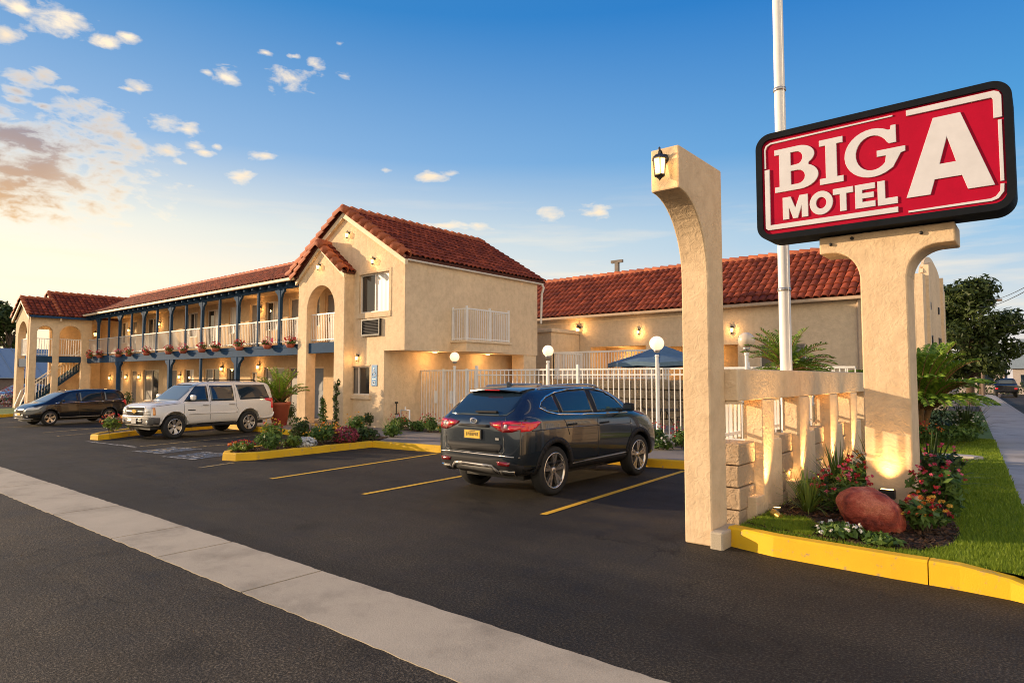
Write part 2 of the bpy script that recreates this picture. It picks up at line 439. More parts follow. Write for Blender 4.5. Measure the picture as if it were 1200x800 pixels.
def quads_np(C, U, V):
    """leaf quads (diamond-ish) centred C with half axes U,V (n,3)"""
    P = np.stack([C-U, C-V*.9+U*.05, C+U, C+V*.9+U*.05], 1).reshape(-1, 3)
    n = len(C); F = np.arange(4*n).reshape(n, 4)
    return P.tolist(), F.tolist()
def rand_unit(rs, n):
    a = rs.normal(size=(n, 3)); return a/np.linalg.norm(a, axis=1)[:, None]
def leaf_cloud(mb, c, rad, n, size, seed=1, shell=.55, upb=.35, flat=0, aspect=.45):
    rs = np.random.RandomState(seed); d = rand_unit(rs, n)
    rr = shell+(1-shell)*rs.rand(n)**.6
    C = np.array(c)+d*rr[:, None]*np.array(rad)
    nrm = d*.7+rand_unit(rs, n)*.7+np.array([0, 0, upb]); nrm /= np.linalg.norm(nrm, axis=1)[:, None]
    t = rand_unit(rs, n); U = np.cross(nrm, t); U /= np.linalg.norm(U, axis=1)[:, None]; V = np.cross(nrm, U)
    s = size*(.6+.8*rs.rand(n))[:, None]
    v, f = quads_np(C, U*s, V*s*aspect); mb.add(v, f); return mb
def lump_cloud(mb, c, rad, n, size, seed=1, lumps=7, aspect=.5):
    """uneven bush: several overlapping lumps"""
    rg = random.Random(seed)
    for i in range(lumps):
        a = rg.uniform(0, 6.28); q = rg.uniform(.2, .62); h = rg.uniform(-.25, .5)
        k = rg.uniform(.42, .62)
        leaf_cloud(mb, (c[0]+rad[0]*q*math.cos(a), c[1]+rad[1]*q*math.sin(a), c[2]+rad[2]*h),
                   tuple(r*k for r in rad), n//lumps, size, seed*31+i, .3, .4, aspect=aspect)
    return mb
def blades(mb, c, n, L, w, seed=1, spread=.9, droop=.5, lift=.25, segs=4, base=.04):
    """arching strap leaves from a centre"""
    rg = random.Random(seed); c = Vector(c)
    for i in range(n):
        a = rg.uniform(0, 6.283); out = rg.uniform(.15, 1)*spread; l = L*rg.uniform(.65, 1.1)
        d = Vector((math.cos(a)*out, math.sin(a)*out, 1-out*.55+lift)).normalized()
        sd = Vector((-math.sin(a), math.cos(a), 0)); p = c+Vector((math.cos(a), math.sin(a), 0))*base*rg.random()
        vs = []; k = l/segs
        for j in range(segs+1):
            ww = w*(1-(j/segs)**1.6)*(.6+.4*min(1, j*2/segs))+.0008
            vs += [tuple(p-sd*ww/2), tuple(p+sd*ww/2)]
            p = p+d*k; d = (d+Vector((0, 0, -droop*out/segs*1.8))).normalized()
        mb.add(vs, [(2*j, 2*j+1, 2*j+3, 2*j+2) for j in range(segs)], True)
    return mb
def frond(mb, base, direc, L, droop, nleaf, ll, lw, seed=1, stalk=None, segs=10, vee=.5):
    """pinnate palm frond: rachis into stalk, leaflets into mb"""
    rg = random.Random(seed); p = Vector(base); d = Vector(direc).normalized(); pts = [p.copy()]; ds = [d.copy()]
    for i in range(segs):
        p = p+d*(L/segs); d = (d+Vector((0, 0, -droop/segs*(.4+1.2*i/segs)))).normalized(); pts.append(p.copy()); ds.append(d.copy())
    if stalk is not None: stalk.tube(pts, [.022*(1-.85*i/segs)+.003 for i in range(segs+1)], 5, False)
    for i in range(nleaf):
        f = .16+.84*i/nleaf; g = f*segs; k = min(segs-1, int(g)); q = pts[k].lerp(pts[k+1], g-k); dd = ds[k]
        sd = dd.cross(Vector((0, 0, 1)))
        if sd.length < .1: sd = Vector((1, 0, 0))
        sd.normalize(); up = sd.cross(dd).normalized()
        for s in (-1, 1):
            l = ll*(.35+.65*math.sin(math.pi*min(1, .18+.82*f)**.8))*rg.uniform(.8, 1.1)
            o = (dd*.75+sd*s*.75+up*vee*rg.uniform(.5, 1.2)).normalized()
            e = q+o*l*.55; e2 = e+(o+Vector((0, 0, -.55))).normalized()*l*.45
            wv = dd.cross(o).cross(o).normalized()*lw
            mb.add([tuple(q), tuple(e-wv), tuple(e2), tuple(e+wv)], [(0, 1, 2, 3)])
    return mb
# ------------------------------------------------------------------ vehicles
def pchip(xs, ys, x):
    xs = np.array(xs, float); ys = np.array(ys, float); h = np.diff(xs); dl = np.diff(ys)/h
    d = np.zeros_like(ys)
    for i in range(1, len(xs)-1):
        if dl[i-1]*dl[i] > 0: w1 = 2*h[i]+h[i-1]; w2 = h[i]+2*h[i-1]; d[i] = (w1+w2)/(w1/dl[i-1]+w2/dl[i])
    d[0] = dl[0]; d[-1] = dl[-1]
    k = np.clip(np.searchsorted(xs, x)-1, 0, len(xs)-2); t = (x-xs[k])/h[k]
    return (1+2*t)*(1-t)**2*ys[k]+t*(1-t)**2*h[k]*d[k]+t*t*(3-2*t)*ys[k+1]+t*t*(t-1)*h[k]*d[k+1]

class Car:
    """lofted shell; panels, glass and lamps are laid onto its surface by ray casts from the side, front, back or top"""
    def __init__(s, st, axles, wr, arch_r, crown=.035, ridge=0, zm=None):
        s.zm = zm or (lambda z: z)
        st = sorted((q[0], s.zm(q[1]), s.zm(q[2]), s.zm(q[3]), *q[4:]) for q in st); s.axles, s.wr = axles, wr
        xs0 = [q[0] for q in st]; xs = []
        for a, b in zip(xs0[:-1], xs0[1:]):
            n = max(1, round((b-a)/.13)); xs += [a+(b-a)*i/n for i in range(n)]
        xs.append(xs0[-1]); xs = np.array(xs)
        T = [pchip(xs0, [q[c] for q in st], xs) for c in range(1, 7)]
        mb = MB(); rings = []
        for i, x in enumerate(xs):
            zb, zk, zt, hw, hb, ht = [t[i] for t in T]
            cr = min(crown, max(.004, (zt-zk)*.4)); ze = zt-cr
            m = lambda a, b, f: a+(b-a)*f
            half = [(0, zb), (hw*.55, zb), (hw*.86, zb+.01), (hw*.965, zb+.09), (hw*.995, m(zb, zk, .36)), (hw, m(zb, zk, .55)), (m(hw, hb, .35)+ridge, m(zb, zk, .80)),
                    (hb+.012, zk-.035), (hb-.004, zk+.012), (m(hb, ht, .36)+.008, m(zk, ze, .36)), (m(hb, ht, .72)+.012, m(zk, ze, .72)), (ht+.006, m(zk, ze, .95)),
                    (ht*.93, ze+cr*.30), (ht*.55, ze+cr*.8), (0, zt)]
            ring = half+[(-y, z) for y, z in half[-2:0:-1]]
            rings.append(len(mb.v)); mb.v += [(x, y, z) for y, z in ring]; nr = len(ring)
        for a, b in zip(rings[:-1], rings[1:]):
            for k in range(nr): mb.f.append((a+k, a+(k+1) % nr, b+(k+1) % nr, b+k)); mb.sm.append(True)
        for r0, fl in ((rings[0], 1), (rings[-1], 0)):     # end caps as strips between the two sides
            h = nr//2
            for k in range(h):
                q = [r0+k, r0+k+1, r0+(nr-k-1) % nr, r0+(nr-k) % nr]
                q = list(dict.fromkeys(q))
                if len(q) >= 3: mb.f.append(tuple(q if fl else q[::-1])); mb.sm.append(True)
        o = mb.build('shell', 'black', weld=True)
        sub = o.modifiers.new('s', 'SUBSURF'); sub.levels = sub.render_levels = 1
        s.full = s._eval(o); s.bvh = s._bvh(s.full)
        cut = MB()
        for ax in axles:
            for sg in (-1, 1): cut.lathe([(0, sg*.48), (arch_r, sg*.48), (arch_r, sg*1.5), (0, sg*1.5)], (ax, 0, wr+.02), 40, 'y', False)
        cuts = cut.build('arch_cut', 'black', weld=True)
        b = o.modifiers.new('b', 'BOOLEAN'); b.object = cuts; b.operation = 'DIFFERENCE'; b.solver = 'EXACT'
        s.mesh = s._eval(o)
        for q in (o, cuts): bpy.data.objects.remove(q)
    def _eval(s, o):
        dg = bpy.context.evaluated_depsgraph_get(); dg.update()
        return bpy.data.meshes.new_from_object(o.evaluated_get(dg))
    def _bvh(s, me):
        bm = bmesh.new(); bm.from_mesh(me); t = BVHTree.FromBMesh(bm); bm.free(); return t
    def body(s, root, paint):
        me = s.mesh; me.materials.clear(); me.materials.append(MT[paint]); me.name = 'body'
        me.polygons.foreach_set('use_smooth', [True]*len(me.polygons)); me.set_sharp_from_angle(angle=R(48))
        o = bpy.data.objects.new('body', me); COL.objects.link(o); o.parent = root; return o
    def hit(s, view, a, b, sg=1):
        o, d = {'side': ((a, 4*sg, b), (0, -sg, 0)), 'rear': ((-6, a, b), (1, 0, 0)), 'front': ((6, a, b), (-1, 0, 0)), 'top': ((a, b, 6), (0, 0, -1))}[view]
        h = s.bvh.ray_cast(Vector(o), Vector(d))
        if h[0] is None or h[1].dot(Vector(d)) > -.02:
            g = s.bvh.find_nearest(Vector({'side': (a, .8*sg, b), 'rear': (-2.2, a, b), 'front': (2.2, a, b), 'top': (a, b, 1.6)}[view]))
            return (g[0], g[1]) if h[0] is None else (h[0], -Vector(d))
        return h[0], h[1]
    def patch(s, root, name, polys, view, mat, off=.004, depth=.015, sides=(1,), res=.07, mirror=False, label=None, merge=True, raw=False):
        """polys: one outline or a list of outlines"""
        if not isinstance(polys[0][0], (tuple, list)): polys = [polys]
        out = []; mb = MB()
        for sg in sides:
            mb = MB()
            for poly in polys:
                for mg in ((1, -1) if mirror else (1,)):
                    P = [(a*mg if view in ('rear', 'front') else a, b*mg if view == 'top' else b if raw else s.zm(b)) for a, b in poly]
                    bm = bmesh.new(); vs = [bm.verts.new((a, b, 0)) for a, b in P]
                    bm.faces.new(vs); bmesh.ops.triangulate(bm, faces=bm.faces)
                    for ax in (0, 1):
                        lo, hi = min(p[ax] for p in P), max(p[ax] for p in P); n = int((hi-lo)/res)
                        for i in range(1, n+1):
                            co = [0, 0, 0]; no = [0, 0, 0]; co[ax] = lo+(hi-lo)*i/(n+1); no[ax] = 1
                            bmesh.ops.bisect_plane(bm, geom=bm.verts[:]+bm.edges[:]+bm.faces[:], plane_co=co, plane_no=no)
                    bm.verts.ensure_lookup_table(); bm.verts.index_update()
                    top = []; low = []
                    for v in bm.verts:
                        p, nn = s.hit(view, v.co.x, v.co.y, sg)
                        top.append(tuple(p+nn*off)); low.append(tuple(p-nn*depth))
                    nv = len(top)
                    fs = [tuple(v.index for v in f.verts) for f in bm.faces]
                    sk = []
                    for e in bm.edges:
                        if len(e.link_faces) == 1: a, b = e.verts[0].index, e.verts[1].index; sk.append((a, b, b+nv, a+nv))
                    base = len(mb.v); mb.v += top+low
                    for f in fs: mb.f.append(tuple(i+base for i in f)); mb.sm.append(True)
                    for f in sk: mb.f.append(tuple(i+base for i in f)); mb.sm.append(False)
                    bm.free()
            out.append(mb.build(name, mat, root, label, weld=True))
        return out[0]
    def strip(s, root, name, path, w, view, mat, off=.008, depth=.01, sides=(1, -1), closed=False, label=None, parent=None, raw=False):
        n = len(path); quads = []
        pr = [Vector((a, b)) for a, b in path]; L = []; Rr = []
        for i in range(n):
            a = pr[i-1] if (i or closed) else pr[i]; b = pr[(i+1) % n] if (i < n-1 or closed) else pr[i]
            d = (b-a); d = d.normalized() if d.length else Vector((1, 0)); m = Vector((-d.y, d.x))*w/2
            L.append(pr[i]+m); Rr.append(pr[i]-m)
        for i in range(n if closed else n-1):
            j = (i+1) % n; quads.append([tuple(L[i]), tuple(L[j]), tuple(Rr[j]), tuple(Rr[i])])
        return s.patch(root, name, quads, view, mat, off, depth, sides, .09, label=label, raw=raw)

def wheel(root, x, y, r, w, spokes=5, dbl=False, style=0, rimr=.72, side=1):
    """tyre with its rim and hub as sub-parts; outer face towards side*y"""
    yo = y; sg = side; t = MB(); h = w/2
    prof = [(r*rimr, -h*.92), (r*.86, -h), (r*.955, -h*.93), (r*.99, -h*.72), (r, -h*.3), (r, h*.3), (r*.99, h*.72), (r*.955, h*.93), (r*.86, h), (r*rimr, h*.92)]
    t.lathe([(a, b) for a, b in prof], (x, yo, r), 40, 'y')
    ty = t.build('wheel', 'rubber', root)
    d = MB(); d.lathe([(r*rimr*1.01, sg*h*.9), (r*rimr*.95, sg*h*.55), (r*rimr*.90, sg*h*.1), (.001, sg*h*.02)], (x, yo, r), 32, 'y'); d.build('rim_well', 'rim_dark', ty)
    m = MB(); m.lathe([(r*rimr*1.02, sg*h*.88), (r*rimr*1.0, sg*h*.97), (r*rimr*.93, sg*h*.93), (r*rimr*.91, sg*h*.6)], (x, yo, r), 32, 'y')
    m.lathe([(r*.16, sg*h*.3), (r*.155, sg*h*.72), (r*.10, sg*h*.80), (.001, sg*h*.80)], (x, yo, r), 20, 'y')
    for i in range(spokes):
        for dd in ((-.13, .13) if dbl else (0,)):
            a = 2*math.pi*i/spokes+.3
            def P(q, ang, dep): return (x+math.cos(ang)*q, yo+sg*h*dep, r+math.sin(ang)*q)
            q0, q1 = r*.12, r*rimr*.94
            w0, w1 = ((.16, .065) if not dbl else (.13, .075)) if style == 0 else (.34, .20)
            a0 = a+dd*.7; a1 = a+dd*1.25
            vs = []
            for dep in (.45, 0):
                for (q, ang, ww, dp) in ((q0, a0, w0*1.3, .74), (q1, a1, w1*1.5, .90)):
                    for k in (-1, 1): vs.append(P(q, ang+k*ww*(1 if q > q0 else 1.6), dp-dep))
            m.add(vs, [(0, 1, 3, 2), (4, 6, 7, 5), (0, 2, 6, 4), (1, 5, 7, 3), (0, 4, 5, 1), (2, 3, 7, 6)])
    m.build('rim', 'rim', ty)
    return ty

def mirror_unit(root, x, y, z, mat, size=1.0):
    for sg in (1, -1):
        k = MB(); a = .06*size; k.box(x-.055*size, x+.05*size, sg*(y+.03), sg*(y+.03+.20*size), z, z+.145*size); o = k.build('door_mirror', mat, root, bevel=.04*size)
        f = MB(); f.beam((x, sg*(y-.08), z-.005), (x, sg*(y+.08), z+.03), .07, .04); f.build('mirror_foot', 'plastic', o)
        MB().box(x-.058*size, x-.053*size, sg*(y+.05), sg*(y+.01+.20*size), z+.02*size, z+.125*size).build('mirror_glass', 'glass', o)

def handles(c, root, pts, mat, sides=(1, -1), L=.11):
    for sg in sides:
        for (x, z) in pts:
            p, n = c.hit('side', x, c.zm(z), sg); m = MB()
            m.beam(p+n*.03+Vector((-L, 0, 0)), p+n*.03+Vector((L, 0, .008)), .022, .028)
            for e in (-L*.85, L*.85): m.beam(p+Vector((e, 0, 0)), p+n*.03+Vector((e, 0, 0)), .02, .02)
            m.build('door_handle', mat, root)

def arcpts(cx, cz, r, a0, a1, n=16): return [(cx+r*math.cos(R(a0+(a1-a0)*i/n)), cz+r*math.sin(R(a0+(a1-a0)*i/n))) for i in range(n+1)]

def make_suv():
    root = thing('parked_suv', 'dark slate blue suv with yellow rear plate, parked nose towards the white fence', 'car', (-7.09, 9.93, 0), R(90), local=True)
    ax = (-1.39, 1.40); wr = .395
    Z = lambda z: float(np.interp(z, [0, .30, .45, .62, .84, 1.05, 1.235, 1.45, 1.60, 1.68, 1.75], [0, .34, .50, .72, 1.0, 1.245, 1.42, 1.585, 1.70, 1.765, 1.84]))
    st = [(-2.36, .50, .86, .93, .62, .58, .50), (-2.335, .42, .95, 1.03, .77, .72, .60), (-2.27, .36, 1.03, 1.115, .86, .81, .665), (-2.16, .33, 1.05, 1.21, .905, .865, .69),
          (-2.0, .31, 1.06, 1.365, .93, .895, .685), (-1.86, .30, 1.065, 1.50, .94, .905, .67), (-1.74, .30, 1.065, 1.60, .945, .91, .655), (-1.5, .30, 1.06, 1.64, .945, .912, .655), (-1.0, .28, 1.045, 1.672, .935, .908, .655),
          (-.4, .27, 1.03, 1.685, .925, .90, .65), (.2, .27, 1.01, 1.668, .925, .897, .64), (.55, .27, 1.0, 1.615, .925, .895, .635), (.9, .27, 1.0, 1.49, .93, .895, .65), (1.2, .28, 1.0, 1.30, .935, .895, .69),
          (1.42, .28, .995, 1.135, .94, .89, .74), (1.6, .28, .985, 1.085, .94, .875, .76), (1.9, .28, .95, 1.045, .93, .84, .72), (2.12, .28, .89, .98, .895, .79, .66), (2.24, .29, .80, .88, .83, .73, .6), (2.31, .32, .72, .78, .73, .65, .52), (2.34, .38, .62, .68, .62, .56, .45)]
    c = Car(st, ax, wr, .44, ridge=.006, zm=Z); c.body(root, 'paint_suv')
    both = (1, -1)
    # glazing
    dlo = [(1.02, 1.045), (.3, 1.055), (-.5, 1.075), (-1.25, 1.105), (-1.52, 1.15), (-1.70, 1.235), (-1.60, 1.345), (-1.42, 1.445), (-1.12, 1.535), (-.7, 1.59), (-.2, 1.61), (.2, 1.59), (.5, 1.52), (.78, 1.36)]
    c.patch(root, 'pillar_trim', dlo, 'side', 'plastic', .003, sides=both)
    def inside(x0, x1):
        top = lambda x: np.interp(x, [-1.70, -1.60, -1.42, -1.12, -.7, -.2, .2, .5, .78, 1.02], [1.235, 1.345, 1.445, 1.535, 1.59, 1.61, 1.59, 1.52, 1.36, 1.06])-.03
        bot = lambda x: np.interp(x, [-1.70, -1.52, -1.25, -.5, .3, 1.02], [1.235, 1.15, 1.105, 1.075, 1.055, 1.045])+.02
        xs = np.linspace(x0, x1, 9); P = [(float(x), float(bot(x))) for x in xs]+[(float(x), float(top(x))) for x in xs[::-1]]
        return [p for i, p in enumerate(P) if i == 0 or (abs(p[0]-P[i-1][0])+abs(p[1]-P[i-1][1])) > .004]
    for pn in ((-1.64, -1.22), (-1.14, -.17), (-.03, .97)):
        c.patch(root, 'side_window', inside(*pn), 'side', 'glass', .007, sides=both, merge=False)
    c.strip(root, 'window_chrome', dlo, .026, 'side', 'chrome', .012, sides=both, closed=True)
    rg = [(-.60, 1.115), (-.45, 1.10), (.45, 1.10), (.60, 1.115), (.66, 1.20), (.615, 1.44), (.57, 1.535), (.4, 1.56), (-.4, 1.56), (-.57, 1.535), (-.615, 1.44), (-.66, 1.20)]
    c.patch(root, 'rear_window', rg, 'rear', 'glass', .006)
    c.patch(root, 'windscreen', [(-.66, 1.12), (.66, 1.12), (.60, 1.56), (-.60, 1.56)], 'front', 'glass', .006)
    # spoiler with brake light
    sp = MB()
    for a, b, zz in ((-.62, .62, 1.60),):
        P = [(-1.50, .60, 1.632), (-1.74, .585, 1.612), (-1.895, .555, 1.572), (-1.90, .545, 1.548), (-1.76, .56, 1.53), (-1.56, .58, 1.55)]
        n = 10; vs = []
        for i in range(n+1):
            f = -1+2*i/n
            for (x, y, z) in P: vs.append((x+.05*f*f*(1 if x < -1.7 else 0), y*f, Z(z)+.030*(1-f*f)))
        m = len(P)
        sp.add(vs, [(i*m+k, i*m+(k+1) % m, (i+1)*m+(k+1) % m, (i+1)*m+k) for i in range(n) for k in range(m)], True)
        sp.add(vs[:m], [tuple(range(m))]); sp.add(vs[-m:], [tuple(range(m))])
    so = sp.build('roof_spoiler', 'paint_suv', root, sharp=40)
    MB().box(-1.912, -1.88, -.16, .16, Z(1.578), Z(1.595)).build('brake_light', 'red_lens', so)
    w = MB(); w.lathe([(.03, 0), (.035, .03), (.02, .06)], (-2.21, .0, Z(1.125)), 10, 'x'); p0, n0 = c.hit('rear', .02, Z(1.135)); p1, n1 = c.hit('rear', -.40, Z(1.145))
    w.beam(p0+n0*.035, p1+n1*.03, .05, .03); w.build('rear_wiper', 'plastic', root)
    fin = MB(); fin.prism([(-1.33, 1.73), (-1.50, 1.72), (-1.52, 1.82), (-1.49, 1.825), (-1.40, 1.775)], lambda a, b, d: (a, d, b), -.028, .028); fin.build('roof_antenna', 'paint_suv', root, bevel=.012)
    for sg in both:
        rr = MB(); rr.tube([(-1.45, sg*.60, 1.70), (-1.35, sg*.605, 1.745), (-.6, sg*.60, 1.775), (.1, sg*.59, 1.765), (.35, sg*.585, 1.74), (.45, sg*.58, 1.69)], .02, 8); rr.build('roof_rail', 'silver', root)
    # tail lamps: tapering inwards, wrapped round the corner
    tl = [(.90, .985), (.74, 1.00), (.52, .99), (.33, .965), (.36, .93), (.50, .88), (.62, .845), (.76, .85), (.90, .89)]
    zz_ = c.zm; c.zm = lambda z: zz_(z)+.05
    for k in (1, -1):
        c.zm = lambda z: zz_(z)+.045
        q = [(a*k, b) for a, b in tl]; lp = c.patch(root, 'tail_light', q, 'rear', 'red_dark', .010, .02, res=.05)
        c.patch(lp, 'lens', [(k*.88, .972), (k*.72, .985), (k*.60, .975), (k*.60, .952), (k*.72, .955), (k*.88, .95)], 'rear', 'red_lens', .014, .004, res=.05)
        c.patch(lp, 'lens', [(k*.88, .935), (k*.73, .935), (k*.70, .90), (k*.76, .868), (k*.88, .90)], 'rear', 'red_lens', .014, .004, res=.05)
        c.patch(lp, 'lens', [(k*.57, .967), (k*.40, .957), (k*.42, .928), (k*.57, .885)], 'rear', 'red_lens', .014, .004, res=.05)
        c.patch(lp, 'reversing_lamp', [(k*.68, .948), (k*.63, .948), (k*.63, .905), (k*.68, .905)], 'rear', 'lens', .016, .004)
        c.patch(lp, 'indicator', [(k*.54, .948), (k*.44, .942), (k*.45, .925), (k*.54, .925)], 'rear', 'amber', .016, .004)
        sl = [(-2.02, .975), (-1.86, .985), (-1.78, .972), (-1.92, .90), (-2.06, .86), (-2.22, .855), (-2.22, .985)]
        c.patch(lp, 'side_lens', sl, 'side', 'red_lens', .010, .02, sides=(k,), res=.05)
        c.zm = zz_
        c.patch(root, 'reflector', [(k*.74, .53), (k*.50, .53), (k*.52, .485), (k*.72, .485)], 'rear', 'red_dark', .02, .01)
        ex = c.patch(root, 'exhaust_trim', [(k*.78, .43), (k*.54, .43), (k*.50, .36), (k*.74, .35)], 'rear', 'chrome', .03, .02)
        c.patch(ex, 'exhaust_opening', [(k*.75, .417), (k*.555, .417), (k*.53, .372), (k*.73, .365)], 'rear', 'black', .034, .01)
    # tailgate details
    c.strip(root, 'tailgate_seam', [(.60, 1.09), (.665, .99)], .010, 'rear', 'black', .003, sides=(1,)); c.strip(root, 'tailgate_seam', [(-.60, 1.09), (-.665, .99)], .010, 'rear', 'black', .003, sides=(1,))
    c.strip(root, 'tailgate_seam', [(.62, .84), (.64, .66), (.60, .625), (0, .615), (-.60, .625), (-.64, .66), (-.62, .84)], .010, 'rear', 'black', .003, sides=(1,))
    c.strip(root, 'tailgate_garnish', [(-.33, .955), (0, .958), (.33, .955)], .035, 'rear', 'plastic', .016, .01, sides=(1,))
    c.patch(root, 'tailgate_recess', [(-.58, .735), (.58, .735), (.60, .70), (.52, .63), (-.52, .63), (-.60, .70)], 'rear', 'plastic', .004)
    nb = MB(); px = c.hit('rear', 0, Z(.80))[0].x-.016; DZ = Z(.84)-.84
    nb.box(px-.012, px+.03, -.185, .185, .765+DZ, .915+DZ); no = nb.build('number_plate_frame', 'black', root)
    MB().box(px-.018, px-.012, -.165, .165, .778+DZ, .902+DZ).build('number_plate', 'plate_yel', no)
    ch = MB()
    for i in range(6):
        yy = -.115+.046*i; k = i % 3
        ch.box(px-.021, px-.018, yy-.013, yy-.006, .815+DZ, .868+DZ); ch.box(px-.021, px-.018, yy+.006, yy+.013, .815+DZ+(k == 1)*.02, .868+DZ)
        ch.box(px-.021, px-.018, yy-.006, yy+.006, DZ+.858-.022*k, DZ+.866-.022*k)
    ch.box(px-.021, px-.018, -.07, .07, DZ+.884, DZ+.891); ch.build('plate_marks', 'fixture', no)
    em = MB(); ez = Z(1.02)-1.008; ex = c.hit('rear', 0, Z(1.0))[0].x-.012
    em.tube([(ex+.028*math.cos(t)*0-.006, .068*math.cos(t), ez+1.008+.040*math.sin(t)) for t in np.linspace(0, 2*math.pi, 25)], .0075, 6, False)
    em.beam((ex-.006, .03, ez+.985), (ex-.006, .012, ez+1.03), .012); em.beam((ex-.006, -.03, ez+1.03), (ex-.006, -.012, ez+.985), .012); em.beam((ex-.006, -.03, ez+1.0), (ex-.006, .03, ez+1.014), .010)
    em.build('maker_emblem', 'chrome', root)
    b2 = MB(); bx = c.hit('rear', -.5, Z(.79))[0].x-.006; b2.box(bx-.006, bx, -.54, -.47, Z(.785), Z(.81)); b2.build('trim_badge', 'silver', root)
    # lower cladding and bumper
    c.patch(root, 'rear_bumper_cladding', [(-.92, .47), (-.6, .57), (.6, .57), (.92, .47), (.92, .36), (.8, .31), (-.8, .31), (-.92, .36)], 'rear', 'plastic', .010, res=.06)
    c.strip(root, 'skid_plate', [(-.50, .40), (-.40, .468), (-.3, .475), (.3, .475), (.40, .468), (.50, .40)], .028, 'rear', 'silver', .030, .02, sides=(1,))
    c.patch(root, 'skid_panel', [(-.44, .45), (.44, .45), (.40, .35), (-.40, .35)], 'rear', 'bumper_grey', .018)
    c.strip(root, 'bumper_chrome', [(-.86, .585), (-.6, .60), (.6, .60), (.86, .585)], .014, 'rear', 'silver', .008, sides=(1,))
    for a in ax: c.strip(root, 'arch_cladding', arcpts(a, wr+.02, .478, -12, 192, 22), .085, 'side', 'plastic', .012, .03, both, raw=True)
    c.patch(root, 'sill_cladding', [(.93, .43), (-.92, .43), (-.92, .285), (.93, .285)], 'side', 'plastic', .010, sides=both)
    c.strip(root, 'sill_chrome', [(.90, .445), (-.88, .415)], .016, 'side', 'silver', .014, sides=both)
    for seam in ([(-.10, 1.05), (-.10, .8), (-.07, .45)], [(1.05, 1.03), (1.08, .75), (1.0, .46)], [(-1.20, 1.09), (-1.08, .95), (-1.0, .80)]):
        c.strip(root, 'door_seam', seam, .014, 'side', 'black', .002, sides=both)
    c.strip(root, 'body_crease', [(-2.0, .90), (-1.2, .905), (0, .885), (1.1, .86)], .012, 'side', 'paint_suv', .009, sides=both)
    handles(c, root, [(-.93, .935), (.12, .915)], 'plastic', both)
    mirror_unit(root, .80, .90, 1.27, 'plastic', 1.05)
    for k in both: c.patch(root, 'headlight', [(k*.50, .80), (k*.80, .83), (k*.84, .74), (k*.55, .72)], 'front', 'lens', .006)
    c.patch(root, 'grille', [(-.42, .82), (.42, .82), (.36, .5), (-.36, .5)], 'front', 'grille', .006)
    for a in ax:
        for sg in both: wheel(root, a, sg*.80, wr, .235, 5, True, 0, .735, sg)
    u = MB(); u.box(-1.85, 1.95, -.62, .62, .26, .38)
    for a in ax: u.tube([(a, -.7, wr), (a, .7, wr)], .06, 8)
    u.build('underbody', 'black', root)
    return root

